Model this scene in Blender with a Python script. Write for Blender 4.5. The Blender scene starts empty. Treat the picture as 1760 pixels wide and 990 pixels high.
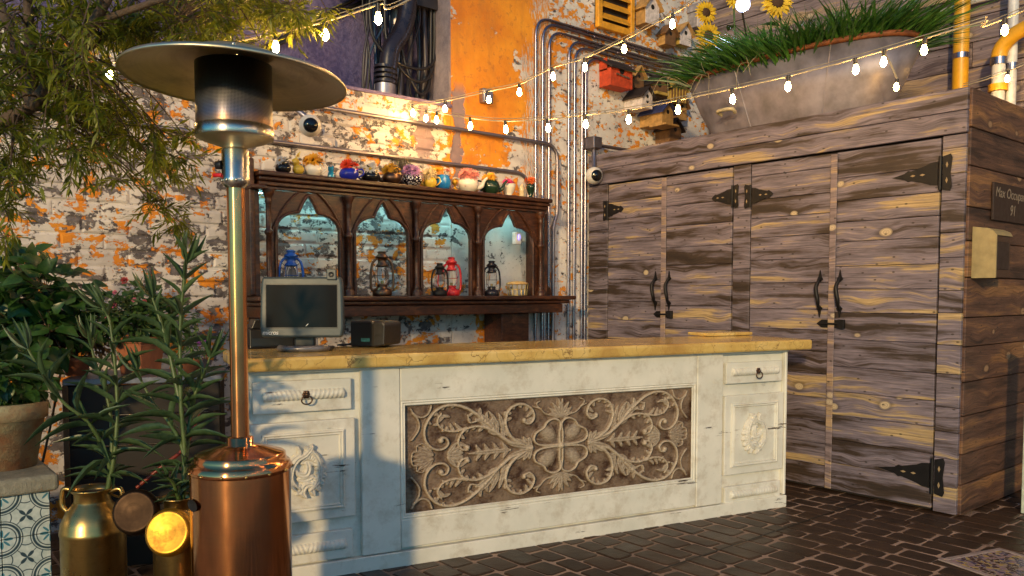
import bpy, bmesh, math, random
import numpy as np
from mathutils import Vector, Matrix, noise as mnoise
R = math.radians
sc = bpy.context.scene
COL = sc.collection
rng = random.Random(7)

# ------------------------------------------------------------------ camera
FPX, PPX, PPY, EYE = 1386.0, 880.0, 577.6, 1.33
YAW, PIT = R(50.3), R(3.0)
cam_d = bpy.data.cameras.new('camera')
cam = bpy.data.objects.new('camera', cam_d)
COL.objects.link(cam)
cam.location = (0, 0, EYE)
cam.rotation_euler = (math.pi / 2 - PIT, 0, YAW - math.pi / 2)
cam_d.sensor_width = 36
cam_d.lens = FPX * 36 / 1760
cam_d.shift_y = (PPY - 495) / 1760
cam_d.clip_end = 500
sc.camera = cam

# ------------------------------------------------------------------ sky, sun, exposure
SUN_AZ, SUN_EL = R(214.0), R(14.0)          # where the low light comes from (angle from +X), and how high
world = bpy.data.worlds.new('World')
sc.world = world
world.use_nodes = True
wn = world.node_tree
bg = wn.nodes['Background']
sky = wn.nodes.new('ShaderNodeTexSky')
sky.sky_type = 'NISHITA'
sky.sun_disc = False
sky.sun_elevation = SUN_EL
sky.sun_rotation = math.pi / 2 - SUN_AZ
sky.ozone_density = 6.0
sky.dust_density = 0.2
tint = wn.nodes.new('ShaderNodeMix'); tint.data_type = 'RGBA'; tint.blend_type = 'MULTIPLY'
tint.inputs[0].default_value = 1.0; tint.inputs[7].default_value = (0.50, 1.0, 0.95, 1)
wn.links.new(sky.outputs['Color'], tint.inputs[6])
wn.links.new(tint.outputs[2], bg.inputs['Color'])
bg.inputs['Strength'].default_value = 0.045
sun_d = bpy.data.lights.new('sun', 'SUN')
sun_d.energy = 0.75
sun_d.angle = R(2.5)
sun_d.color = (1.0, 0.69, 0.33)
sun = bpy.data.objects.new('sun', sun_d)
COL.objects.link(sun)
sun.rotation_euler = (math.pi / 2 - SUN_EL, 0, SUN_AZ + math.pi / 2)
sun.location = (-6, -4, 6)
sc.view_settings.view_transform = 'Standard'
sc.view_settings.look = 'None'
sc.view_settings.gamma = 1
sc.view_settings.use_curve_mapping = False
sc.view_settings.exposure = 1.95
sc.cycles.use_denoising = True
sc.cycles.max_bounces = 8

# ------------------------------------------------------------------ pixel -> world helpers
FW = Vector((math.cos(YAW), math.sin(YAW), 0))
RT = Vector((math.sin(YAW), -math.cos(YAW), 0))
VW = FW * math.cos(PIT) - Vector((0, 0, math.sin(PIT)))
UPV = Vector((0, 0, math.cos(PIT))) + FW * math.sin(PIT)
CAM = Vector((0, 0, EYE))
def ray(u, v): return VW + RT * ((u - PPX) / FPX) + UPV * ((PPY - v) / FPX)
def pt_y(u, v, Y): d = ray(u, v); return CAM + d * (Y / d.y)
def pt_x(u, v, X): d = ray(u, v); return CAM + d * (X / d.x)
def pt_z(u, v, Z): d = ray(u, v); return CAM + d * ((Z - EYE) / d.z)
def pt_d(u, v, D): d = ray(u, v); return CAM + d * (D / d.dot(FW))
def proj(p):
    q = Vector(p) - CAM
    w = q.dot(VW)
    return (PPX + FPX * q.dot(RT) / w, PPY - FPX * q.dot(UPV) / w, w)

# ------------------------------------------------------------------ scene-building helpers
def tag(o, label=None, cat=None, group=None, kind=None):
    if label: o['label'] = label
    if cat: o['category'] = cat
    if group: o['group'] = group
    if kind: o['kind'] = kind
    return o
def empty(name, loc, label=None, cat=None, rz=0.0, group=None):
    o = bpy.data.objects.new(name, None)
    o.empty_display_size = 0.1
    COL.objects.link(o)
    o.location = loc
    o.rotation_euler = (0, 0, rz)
    return tag(o, label, cat, group)
class MB:
    def __init__(s): s.v = []; s.f = []; s.sm = []
    def add(s, vs, fs, smooth=False):
        b = len(s.v)
        s.v += [tuple(v) for v in vs]
        s.f += [tuple(i + b for i in f) for f in fs]
        s.sm += [smooth] * len(fs)
        return s
    def box(s, x0, x1, y0, y1, z0, z1, m=None):
        vs = [(x, y, z) for z in (z0, z1) for y in (y0, y1) for x in (x0, x1)]
        if m is not None: vs = [m @ Vector(v) for v in vs]
        return s.add(vs, [(0, 2, 3, 1), (4, 5, 7, 6), (0, 1, 5, 4), (2, 6, 7, 3), (0, 4, 6, 2), (1, 3, 7, 5)])
    def tube(s, pts, r, n=8, cap=True, smooth=True, closed=False):
        pts = [Vector(p) for p in pts]
        rs = r if isinstance(r, (list, tuple)) else [r] * len(pts)
        N = len(pts)
        vs = []; fs = []
        t0 = (pts[1] - pts[0]).normalized()
        a = Vector((0, 0, 1)) if abs(t0.z) < 0.9 else Vector((1, 0, 0))
        nrm = t0.cross(a).normalized()
        for i in range(N):
            if closed: t = pts[(i + 1) % N] - pts[i - 1]
            else: t = pts[min(i + 1, N - 1)] - pts[max(i - 1, 0)]
            if t.length < 1e-9: t = t0
            t = t.normalized()
            nrm = nrm - t * nrm.dot(t)
            if nrm.length < 1e-6: nrm = t.orthogonal()
            nrm.normalize()
            b = t.cross(nrm)
            for k in range(n):
                an = 2 * math.pi * k / n
                vs.append(pts[i] + (nrm * math.cos(an) + b * math.sin(an)) * rs[i])
        for i in range(N if closed else N - 1):
            j = (i + 1) % N
            for k in range(n):
                fs.append((i * n + k, i * n + (k + 1) % n, j * n + (k + 1) % n, j * n + k))
        s.add(vs, fs, smooth)
        if cap and not closed:
            s.add([vs[k] for k in range(n)], [tuple(range(n))[::-1]])
            s.add([vs[(N - 1) * n + k] for k in range(n)], [tuple(range(n))])
        return s
    def lathe(s, prof, n=24, m=None, smooth=True, a0=0.0, a1=2 * math.pi):
        vs = []; fs = []
        full = abs(a1 - a0 - 2 * math.pi) < 1e-6
        nn = n if full else n + 1
        for (r, z) in prof:
            for k in range(nn):
                an = a0 + (a1 - a0) * k / n
                vs.append(Vector((r * math.cos(an), r * math.sin(an), z)))
        for i in range(len(prof) - 1):
            for k in range(n):
                k2 = (k + 1) % nn
                fs.append((i * nn + k, i * nn + k2, (i + 1) * nn + k2, (i + 1) * nn + k))
        if m is not None: vs = [m @ v for v in vs]
        return s.add(vs, fs, smooth)
    def ball(s, c, r, n=10, m=6, sc3=(1, 1, 1)):
        prof = [(max(1e-4, math.sin(math.pi * i / m)) * r, -math.cos(math.pi * i / m) * r) for i in range(m + 1)]
        return s.lathe(prof, n, Matrix.Translation(c) @ Matrix.Diagonal((*sc3, 1)))
    def prism(s, outline, d0, d1, m=None):
        """outline: list of (x,z); extruded along y from d0 to d1"""
        n = len(outline)
        vs = [Vector((x, d0, z)) for x, z in outline] + [Vector((x, d1, z)) for x, z in outline]
        if m is not None: vs = [m @ v for v in vs]
        fs = [tuple(range(n)), tuple(range(2 * n - 1, n - 1, -1))]
        fs += [(i, i + n, (i + 1) % n + n, (i + 1) % n) for i in range(n)]
        return s.add(vs, fs)
    def leaf(s, base, d, nrm, L, W, segs=2, curl=0.3, fold=0.15):
        d = d.normalized()
        nrm = (nrm - d * nrm.dot(d))
        if nrm.length < 1e-5: nrm = d.orthogonal()
        nrm.normalize()
        side = d.cross(nrm)
        vs = []; fs = []
        for i in range(segs + 1):
            t = i / segs
            c = base + d * (L * t) - nrm * (curl * L * t * t)
            w = W * 0.5 * math.sin(math.pi * (0.06 + 0.94 * t ** 0.8)) if 0 < i < segs else W * 0.04
            vs += [c - side * w + nrm * (fold * w), c, c + side * w + nrm * (fold * w)]
        for i in range(segs):
            a = i * 3
            fs += [(a, a + 1, a + 4, a + 3), (a + 1, a + 2, a + 5, a + 4)]
        return s.add(vs, fs, True)
    def build(s, name, mat, parent=None, loc=None, bev=0.0, rz=0.0, seg=1, recalc=True, kind=None):
        me = bpy.data.meshes.new(name)
        me.from_pydata(s.v, [], s.f)
        if any(s.sm): me.polygons.foreach_set('use_smooth', s.sm)
        if recalc:
            bm = bmesh.new(); bm.from_mesh(me)
            bmesh.ops.recalc_face_normals(bm, faces=bm.faces)
            bm.to_mesh(me); bm.free()
        me.materials.append(mat)
        me.update()
        o = bpy.data.objects.new(name, me)
        COL.objects.link(o)
        if parent is not None: o.parent = parent
        if loc is not None: o.location = loc
        if rz: o.rotation_euler = (0, 0, rz)
        if bev:
            md = o.modifiers.new('bevel', 'BEVEL'); md.width = bev; md.segments = seg; md.limit_method = 'ANGLE'
        if kind: o['kind'] = kind
        return o
def box(name, x0, x1, y0, y1, z0, z1, mat, parent=None, bev=0.0, seg=1):
    """a box whose own origin sits at its middle"""
    c = Vector(((x0 + x1) / 2, (y0 + y1) / 2, (z0 + z1) / 2))
    return MB().box(x0 - c.x, x1 - c.x, y0 - c.y, y1 - c.y, z0 - c.z, z1 - c.z).build(name, mat, parent, c, bev, 0, seg, False)
def tube(name, pts, r, mat, parent=None, n=8): return MB().tube(pts, r, n).build(name, mat, parent)
def lathe(name, prof, mat, parent=None, n=24, loc=None, m=None): return MB().lathe(prof, n, m).build(name, mat, parent, loc)
def copy_tree(o, parent=None):
    c = o.copy(); COL.objects.link(c); c.parent = parent
    for ch in o.children: copy_tree(ch, c)
    return c
def bez(P, n=12):
    """smooth Catmull-Rom polyline through points"""
    P = [Vector(p) for p in P]
    out = []
    for i in range(len(P) - 1):
        p0, p1, p2, p3 = P[max(i - 1, 0)], P[i], P[i + 1], P[min(i + 2, len(P) - 1)]
        for k in range(n):
            t = k / n
            out.append(0.5 * ((2 * p1) + (p2 - p0) * t + (2 * p0 - 5 * p1 + 4 * p2 - p3) * t * t + (3 * p1 - p0 - 3 * p2 + p3) * t ** 3))
    out.append(P[-1])
    return out
def text_mesh(name, txt, size, mat, parent, m, depth=0.0008, shear=0.0, spacing=1.0):
    cu = bpy.data.curves.new('t', 'FONT')
    cu.body = txt; cu.size = size; cu.align_x = 'CENTER'; cu.align_y = 'CENTER'
    cu.extrude = depth; cu.shear = shear; cu.space_character = spacing
    to = bpy.data.objects.new('t', cu); COL.objects.link(to)
    dg = bpy.context.evaluated_depsgraph_get()
    me = bpy.data.meshes.new_from_object(to.evaluated_get(dg))
    bpy.data.objects.remove(to); bpy.data.curves.remove(cu)
    me.materials.clear(); me.materials.append(mat)
    o = bpy.data.objects.new(name, me); COL.objects.link(o)
    o.parent = parent; o.matrix_local = m
    return o

# ------------------------------------------------------------------ material helpers
class NT:
    def __init__(s, name):
        s.m = bpy.data.materials.new(name); s.m.use_nodes = True
        s.t = s.m.node_tree; s.b = s.t.nodes['Principled BSDF']
    def n(s, typ, ins=None, **kw):
        nd = s.t.nodes.new(typ)
        for k, v in kw.items(): setattr(nd, k, v)
        for k, v in (ins or {}).items(): s.put(nd.inputs[k], v)
        return nd
    def put(s, sock, v):
        if isinstance(v, bpy.types.NodeSocket): s.t.links.new(v, sock)
        elif isinstance(v, (tuple, list)) and len(v) == 3 and sock.type == 'RGBA': sock.default_value = (*v, 1)
        else: sock.default_value = v
    def M(s, op, a, b=0.0, c=0.0):
        nd = s.n('ShaderNodeMath', operation=op)
        for i, v in enumerate((a, b, c)): s.put(nd.inputs[i], v)
        return nd.outputs[0]
    def V(s, op, a, b=(0, 0, 0)):
        nd = s.n('ShaderNodeVectorMath', operation=op)
        s.put(nd.inputs[0], a); s.put(nd.inputs[1], b)
        return nd.outputs[1] if op in ('LENGTH', 'DISTANCE', 'DOT_PRODUCT') else nd.outputs[0]
    def mix(s, f, a, b, mode='MIX'):
        nd = s.n('ShaderNodeMix', data_type='RGBA', blend_type=mode)
        s.put(nd.inputs[0], f); s.put(nd.inputs[6], a); s.put(nd.inputs[7], b)
        return nd.outputs[2]
    def step(s, v, t, w=0.01, lo=0.0, hi=1.0):
        nd = s.n('ShaderNodeMapRange', {0: v}, clamp=True)
        s.put(nd.inputs[1], s.M('SUBTRACT', t, w) if isinstance(t, bpy.types.NodeSocket) else t - w)
        s.put(nd.inputs[2], s.M('ADD', t, w) if isinstance(t, bpy.types.NodeSocket) else t + w)
        nd.inputs[3].default_value = lo; nd.inputs[4].default_value = hi
        return nd.outputs[0]
    def remap(s, v, a, b, c, d):
        nd = s.n('ShaderNodeMapRange', {0: v, 1: a, 2: b, 3: c, 4: d}, clamp=True)
        return nd.outputs[0]
    def noise(s, vec, scale, detail=4.0, rough=0.55, dist=0.0, w=None):
        nd = s.n('ShaderNodeTexNoise', {'Scale': scale, 'Detail': detail, 'Roughness': rough, 'Distortion': dist})
        if w is not None:
            nd.noise_dimensions = '4D'; s.put(nd.inputs['W'], w)
        if vec is not None: s.put(nd.inputs['Vector'], vec)
        return nd.outputs[0]
    def ramp(s, f, stops, interp='LINEAR'):
        nd = s.n('ShaderNodeValToRGB', {0: f})
        cr = nd.color_ramp; cr.interpolation = interp
        while len(cr.elements) < len(stops): cr.elements.new(0.5)
        for e, (p, c) in zip(cr.elements, stops):
            e.position = p; e.color = (*c, 1) if len(c) == 3 else c
        return nd.outputs[0]
    def val(s, f, stops):
        return s.ramp(f, [(p, (v, v, v)) for p, v in stops])
    def obj(s): return s.n('ShaderNodeTexCoord').outputs['Object']
    def pos(s): return s.n('ShaderNodeNewGeometry').outputs['Position']
    def rand(s): return s.n('ShaderNodeObjectInfo').outputs['Random']
    def scale(s, v, k): return s.V('MULTIPLY', v, k)
    def bump(s, h, strength=0.5, dist=0.01):
        nd = s.n('ShaderNodeBump', {'Height': h, 'Strength': strength, 'Distance': dist})
        s.t.links.new(nd.outputs[0], s.b.inputs['Normal'])
    def out(s, color=None, rough=None, metal=None, **kw):
        if color is not None: s.put(s.b.inputs['Base Color'], color)
        if rough is not None: s.put(s.b.inputs['Roughness'], rough)
        if metal is not None: s.put(s.b.inputs['Metallic'], metal)
        for k, v in kw.items(): s.put(s.b.inputs[k.replace('_', ' ')], v)
        return s.m
_flat = {}
def flat(name, col, rough=0.5, metal=0.0, var=0.25, scale=18.0, bump=0.15, **kw):
    if name in _flat: return _flat[name]
    g = NT(name)
    n = g.noise(g.obj(), scale, 6.0, 0.6)
    c = g.mix(g.remap(n, 0.3, 0.7, 0, 1), tuple(x * (1 - var) for x in col), tuple(min(1, x * (1 + var)) for x in col))
    if bump: g.bump(n, bump, 0.004)
    _flat[name] = g.out(c, g.remap(n, 0.3, 0.7, max(0.03, rough - 0.08), min(1, rough + 0.1)), metal, **kw)
    return _flat[name]

# ------------------------------------------------------------------ materials of the place
def wall_material():
    g = NT('peeling_paint')
    p = g.pos()
    sp = g.n('ShaderNodeSeparateXYZ', {0: p})
    x, z = sp.outputs[0], sp.outputs[2]
    st = g.scale(p, (1.0, 1.0, 1.5))
    warp = g.V('SUBTRACT', g.n('ShaderNodeTexNoise', {'Vector': p, 'Scale': 6.0, 'Detail': 4.0}).outputs[1], (0.5, 0.5, 0.5))
    q = g.V('ADD', st, g.scale(warp, (0.12, 0.12, 0.12)))
    big = g.noise(st, 1.1, 3.0, 0.5)
    nO = g.noise(q, g.remap(x, 4.3, 4.6, 8.0, 13.0), 10.0, 0.68)
    nW = g.noise(g.V('ADD', q, (7.3, 1.1, 3.7)), g.remap(x, 4.3, 4.6, 10.0, 15.0), 11.0, 0.70)
    speck = g.noise(p, 26.0, 6.0, 0.65)
    wide = g.noise(g.V('ADD', p, (2.2, 0, 9.1)), 2.3, 9.0, 0.6)
    xs = g.M('DIVIDE', x, 8.0)
    tO = g.val(xs, [(0.0, 0.562), (0.42, 0.555), (0.447, 0.47), (0.46, 0.45), (0.525, 0.47), (0.555, 0.53), (0.68, 0.585)])
    low = g.M('MULTIPLY', g.step(z, 2.02, 0.08, 1.0, 0.0), g.step(x, 3.5, 0.05))
    tO = g.M('ADD', tO, g.M('MULTIPLY', low, g.remap(x, 4.3, 4.6, 0.125, 0.03)))
    tO = g.M('ADD', tO, g.M('MULTIPLY', g.M('SUBTRACT', 0.5, big), 0.20))
    tO = g.M('SUBTRACT', tO, g.remap(z, 2.45, 2.8, 0.0, 0.035))
    tW = g.val(xs, [(0.0, 0.468), (0.43, 0.475), (0.46, 0.40), (0.55, 0.41), (0.60, 0.405), (1.0, 0.40)])
    blend = g.M('MULTIPLY', g.step(xs, 0.452, 0.008), g.step(xs, 0.548, 0.02, 1.0, 0.0))
    nOw = g.mix(g.M('MULTIPLY', blend, 0.7), nO, wide)
    nOw = g.n('ShaderNodeSeparateColor', {0: nOw}).outputs[0]
    fine = g.M('MULTIPLY', g.M('SUBTRACT', speck, 0.5), 0.16)
    mO = g.step(g.M('ADD', nOw, fine), tO, 0.006)
    mW = g.step(g.M('ADD', nW, g.M('MULTIPLY', fine, 1.2)), tW, 0.006)
    # two bare cement runs below the niche corner
    def run(x0, w, za, zb):
        wob = g.M('MULTIPLY', g.M('SUBTRACT', g.noise(p, 7.0, 4.0, 0.6), 0.5), 0.28)
        d = g.M('ABSOLUTE', g.M('SUBTRACT', g.M('ADD', x, wob), x0))
        return g.M('MULTIPLY', g.step(d, w, 0.006, 1.0, 0.0), g.M('MULTIPLY', g.step(z, za, 0.05), g.step(z, zb, 0.05, 1.0, 0.0)))
    bare = g.M('MAXIMUM', run(3.36, 0.065, 2.33, 2.75), run(3.66, 0.06, 2.1, 2.9))
    tone = g.noise(p, 3.0, 5.0, 0.6)
    base = g.mix(g.remap(speck, 0.35, 0.65, 0, 1), (0.07, 0.06, 0.065), (0.20, 0.175, 0.175))
    white = g.mix(g.remap(tone, 0.35, 0.65, 0, 1), (0.50, 0.46, 0.45), (0.74, 0.70, 0.66))
    white = g.mix(g.M('MULTIPLY', g.step(speck, 0.36, 0.05, 1.0, 0.0), 0.55), white, (0.30, 0.25, 0.22))
    orange = g.mix(g.remap(tone, 0.3, 0.7, 0, 1), (0.60, 0.17, 0.010), (0.80, 0.33, 0.022))
    orange = g.mix(g.M('MULTIPLY', g.step(speck, 0.40, 0.05, 1.0, 0.0), 0.45), orange, (0.33, 0.09, 0.02))
    grime = g.noise(g.scale(p, (9.0, 9.0, 2.0)), 1.0, 7.0, 0.7)
    orange = g.mix(g.remap(grime, 0.50, 0.72, 0.0, 0.5), orange, (0.40, 0.16, 0.035))
    c = g.mix(mW, base, white)
    c = g.mix(mO, c, orange)
    c = g.mix(bare, c, g.mix(speck, (0.17, 0.12, 0.14), (0.30, 0.22, 0.24)))
    keep = g.M('SUBTRACT', 1.0, bare)
    h = g.M('ADD', g.M('MULTIPLY', g.M('MAXIMUM', mO, g.M('MULTIPLY', mW, 0.6)), keep), g.M('MULTIPLY', speck, 0.5))
    g.bump(h, 0.75, 0.008)
    return g.out(c, g.remap(speck, 0.3, 0.7, 0.55, 0.9))
def plank_material(name, dark, mid, tan, pale, tanbias=0.0, gloss=0.55):
    g = NT(name)
    o = g.obj(); r = g.rand()
    off = g.n('ShaderNodeCombineXYZ', {0: g.M('MULTIPLY', r, 37.0), 1: 0.0, 2: g.M('MULTIPLY', r, 91.0)}).outputs[0]
    p = g.V('ADD', o, off)
    warp = g.V('SUBTRACT', g.n('ShaderNodeTexNoise', {'Vector': p, 'Scale': 3.5, 'Detail': 2.0}).outputs[1], (0.5, 0.5, 0.5))
    flat2 = lambda v: (lambda q: g.n('ShaderNodeCombineXYZ', {0: q.outputs[0], 1: q.outputs[2]}).outputs[0])(g.n('ShaderNodeSeparateXYZ', {0: v}))
    kv = g.n('ShaderNodeTexVoronoi', {'Vector': flat2(g.V('ADD', g.scale(p, (2.6, 1.0, 4.0)), g.scale(warp, (0.2, 0.0, 0.12)))), 'Scale': 1.0}, voronoi_dimensions='2D')
    kd = kv.outputs['Distance']
    pick = g.n('ShaderNodeSeparateColor', {0: kv.outputs['Color']}).outputs[0]
    size = g.remap(pick, 0.66, 1.0, 0.035, 0.105)
    knot = g.step(kd, size, 0.018, 1.0, 0.0)
    knot = g.M('MULTIPLY', knot, g.step(pick, 0.70, 0.02))
    halo = g.M('MULTIPLY', g.step(kd, g.M('MULTIPLY', size, 1.5), 0.05, 1.0, 0.0), g.step(pick, 0.70, 0.02))
    bend = g.M('MULTIPLY', g.remap(kd, 0.0, 0.35, 1.0, 0.0), 0.03)
    pw = g.V('ADD', g.V('ADD', p, g.scale(warp, (0.05, 0.0, 0.014))), g.n('ShaderNodeCombineXYZ', {2: bend}).outputs[0])
    streak = g.noise(g.scale(pw, (0.9, 1.0, 13.0)), 1.0, 8.0, 0.66, 0.15)
    grain = g.noise(g.scale(pw, (3.5, 3.5, 110.0)), 1.0, 6.0, 0.7)
    blot = g.noise(g.scale(p, (1.5, 1.0, 3.0)), 1.3, 4.0, 0.6)
    tone = g.M('ADD', g.M('ADD', streak, g.M('MULTIPLY', g.M('SUBTRACT', r, 0.42), 0.13)), g.M('MULTIPLY', g.M('SUBTRACT', blot, 0.5), 0.3))
    tone = g.M('ADD', tone, tanbias)
    c = g.ramp(tone, [(0.30, tuple(a * 0.6 for a in dark)), (0.40, tuple(a * 1.3 for a in dark)), (0.47, mid), (0.56, tuple(a * 1.45 for a in mid)), (0.62, tan), (0.76, tuple(a * 1.3 for a in tan))])
    c = g.mix(g.remap(grain, 0.28, 0.60, 0.85, 0.0), c, tuple(a * 0.55 for a in dark))
    c = g.mix(g.M('MULTIPLY', halo, 0.6), c, tuple(a * 0.8 for a in dark))
    ring = g.M('SINE', g.M('MULTIPLY', kd, 160.0))
    kc = g.mix(g.remap(ring, -1, 1, 0, 1), pale, tuple(a * 0.72 for a in pale))
    c = g.mix(knot, c, kc)
    nv = g.n('ShaderNodeTexVoronoi', {'Vector': flat2(g.scale(p, (5.0, 1.0, 9.0))), 'Scale': 1.0}, voronoi_dimensions='2D')
    nail = g.step(nv.outputs['Distance'], 0.045, 0.012, 1.0, 0.0)
    c = g.mix(g.M('MULTIPLY', nail, 0.8), c, (0.02, 0.014, 0.01))
    h = g.M('ADD', g.M('MULTIPLY', grain, 0.6), g.M('MULTIPLY', streak, 0.8))
    g.bump(h, 0.45, 0.006)
    return g.out(c, gloss)
def dark_wood():
    g = NT('carved_dark_oak')
    p = g.obj(); r = g.rand()
    off = g.n('ShaderNodeCombineXYZ', {0: g.M('MULTIPLY', r, 17.0), 2: g.M('MULTIPLY', r, 5.0)}).outputs[0]
    p = g.V('ADD', p, off)
    grain = g.noise(g.scale(p, (14.0, 60.0, 60.0)), 1.0, 5.0, 0.65, 0.4)
    wear = g.noise(p, 7.0, 6.0, 0.65)
    c = g.ramp(grain, [(0.3, (0.014, 0.005, 0.003)), (0.5, (0.045, 0.014, 0.006)), (0.72, (0.11, 0.038, 0.015))])
    c = g.mix(g.step(wear, 0.62, 0.06, 0.0, 0.7), c, (0.19, 0.075, 0.032))
    g.bump(grain, 0.25, 0.003)
    return g.out(c, g.remap(wear, 0.3, 0.7, 0.28, 0.5))
def white_paint():
    g = NT('distressed_white_paint')
    p = g.pos(); o = g.obj()
    tone = g.noise(p, 3.2, 5.0, 0.6)
    sm = g.noise(g.scale(p, (18, 18, 30)), 1.0, 5.0, 0.65)
    st = g.noise(g.scale(p, (6.0, 6.0, 110.0)), 1.0, 6.0, 0.72)
    where = g.noise(g.scale(p, (1.0, 1.0, 2.2)), 3.2, 4.0, 0.6)
    thr = g.remap(where, 0.48, 0.70, 0.80, 0.55)
    chip = g.step(st, thr, 0.012)
    chip2 = g.step(sm, g.remap(where, 0.42, 0.75, 0.86, 0.66), 0.01)
    chip = g.M('MAXIMUM', chip, chip2)
    c = g.mix(g.remap(tone, 0.3, 0.7, 0, 1), (0.60, 0.60, 0.53), (0.78, 0.76, 0.68))
    rub = g.noise(p, 9.0, 7.0, 0.7)
    c = g.mix(g.remap(rub, 0.50, 0.72, 0.0, 0.55), c, (0.36, 0.29, 0.19))
    c = g.mix(chip, c, g.mix(sm, (0.02, 0.013, 0.009), (0.10, 0.06, 0.03)))
    g.bump(g.M('ADD', g.M('MULTIPLY', g.M('SUBTRACT', 1.0, chip), 1.0), g.M('MULTIPLY', sm, 0.25)), 0.55, 0.004)
    return g.out(c, g.remap(tone, 0.3, 0.7, 0.35, 0.55))
def carved_material(name, lo, hi, edge):
    g = NT(name)
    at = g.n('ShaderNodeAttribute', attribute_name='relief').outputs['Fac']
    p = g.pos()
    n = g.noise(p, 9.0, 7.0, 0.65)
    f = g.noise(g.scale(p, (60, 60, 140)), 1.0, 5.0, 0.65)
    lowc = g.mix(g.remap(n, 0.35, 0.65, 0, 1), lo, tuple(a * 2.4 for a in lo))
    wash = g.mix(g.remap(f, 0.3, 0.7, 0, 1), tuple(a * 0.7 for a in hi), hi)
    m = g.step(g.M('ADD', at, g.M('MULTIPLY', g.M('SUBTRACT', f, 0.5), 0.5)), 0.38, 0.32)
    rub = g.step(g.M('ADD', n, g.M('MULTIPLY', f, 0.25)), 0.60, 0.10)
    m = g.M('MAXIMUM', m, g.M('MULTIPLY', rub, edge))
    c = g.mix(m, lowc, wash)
    g.bump(f, 0.35, 0.003)
    return g.out(c, 0.5)
def marble():
    g = NT('yellow_marble')
    p = g.pos()
    w = g.V('SUBTRACT', g.n('ShaderNodeTexNoise', {'Vector': p, 'Scale': 5.0, 'Detail': 6.0}).outputs[1], (0.5, 0.5, 0.5))
    q = g.V('ADD', p, g.scale(w, (0.35, 0.35, 0.35)))
    v = g.n('ShaderNodeTexVoronoi', {'Vector': q, 'Scale': 9.0}, feature='DISTANCE_TO_EDGE').outputs[0]
    v2 = g.n('ShaderNodeTexVoronoi', {'Vector': q, 'Scale': 22.0}, feature='DISTANCE_TO_EDGE').outputs[0]
    n = g.noise(q, 3.5, 6.0, 0.6)
    c = g.ramp(n, [(0.3, (0.40, 0.23, 0.06)), (0.5, (0.60, 0.41, 0.12)), (0.7, (0.72, 0.56, 0.25))])
    c = g.mix(g.M('MULTIPLY', g.step(v, 0.012, 0.012, 1, 0), g.step(n, 0.48, 0.06)), c, (0.16, 0.08, 0.03))
    c = g.mix(g.M('MULTIPLY', g.step(v2, 0.014, 0.014, 1, 0), g.step(n, 0.52, 0.08, 0.5, 0.0)), c, (0.24, 0.12, 0.05))
    return g.out(c, 0.16)
def metal(name, col, rough=0.3, aniso=0.0, dirt=0.2, scale=12.0, dirtc=(0.05, 0.03, 0.02), tang='Z'):
    g = NT(name)
    p = g.obj()
    n = g.noise(p, scale, 6.0, 0.65)
    b = g.noise(g.scale(p, (3, 3, 400)), 1.0, 3.0, 0.6)
    c = g.mix(g.M('MULTIPLY', g.step(n, 0.60, 0.1), dirt), col, dirtc)
    c = g.mix(g.remap(b, 0.3, 0.7, 0.0, 0.22), c, tuple(a * 0.5 for a in col))
    if aniso:
        t = g.n('ShaderNodeTangent', direction_type='RADIAL', axis=tang)
        g.put(g.b.inputs['Tangent'], t.outputs[0])
        g.put(g.b.inputs['Anisotropic'], aniso); g.put(g.b.inputs['Anisotropic Rotation'], 0.25)
    if not aniso: g.bump(n, 0.12, 0.003)
    return g.out(c, g.remap(n, 0.3, 0.7, rough * 0.8, rough * 1.3), 1.0)
def emit(name, col, s):
    g = NT(name)
    return g.out((0.9, 0.8, 0.6), 0.3, None, Emission_Color=(*col, 1), Emission_Strength=s)
def glass(name, col=(1, 1, 1), rough=0.03):
    g = NT(name)
    return g.out((*col, 1), rough, 0.0, Transmission_Weight=1.0, IOR=1.25)
def leaf_material(name, a, b, trans=0.25, rough=0.45):
    g = NT(name)
    p = g.pos()
    n = g.noise(p, 13.0, 3.0, 0.6)
    n2 = g.noise(p, 90.0, 2.0, 0.5)
    c = g.mix(g.remap(g.M('ADD', g.M('MULTIPLY', n, 0.7), g.M('MULTIPLY', n2, 0.3)), 0.36, 0.64, 0, 1), a, b)
    g.out(c, rough)
    tr = g.n('ShaderNodeBsdfTranslucent', {'Color': c})
    mx = g.n('ShaderNodeMixShader', {0: trans, 1: g.b.outputs[0], 2: tr.outputs[0]})
    g.t.links.new(mx.outputs[0], g.t.nodes['Material Output'].inputs[0])
    return g.m
def paver_material():
    g = NT('wet_paving')
    p = g.pos(); r = g.rand()
    n = g.noise(p, 16.0, 7.0, 0.65); big = g.noise(p, 2.0, 4.0, 0.6)
    c = g.ramp(n, [(0.3, (0.010, 0.006, 0.004)), (0.55, (0.036, 0.020, 0.012)), (0.75, (0.075, 0.045, 0.028))])
    c = g.mix(g.M('MULTIPLY', r, 0.5), c, (0.075, 0.043, 0.026))
    c = g.mix(g.remap(big, 0.45, 0.7, 0.0, 0.4), c, (0.018, 0.011, 0.008))
    g.bump(n, 0.5, 0.008)
    return g.out(c, g.remap(big, 0.3, 0.7, 0.30, 0.6), None, Specular_IOR_Level=0.3)
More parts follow.
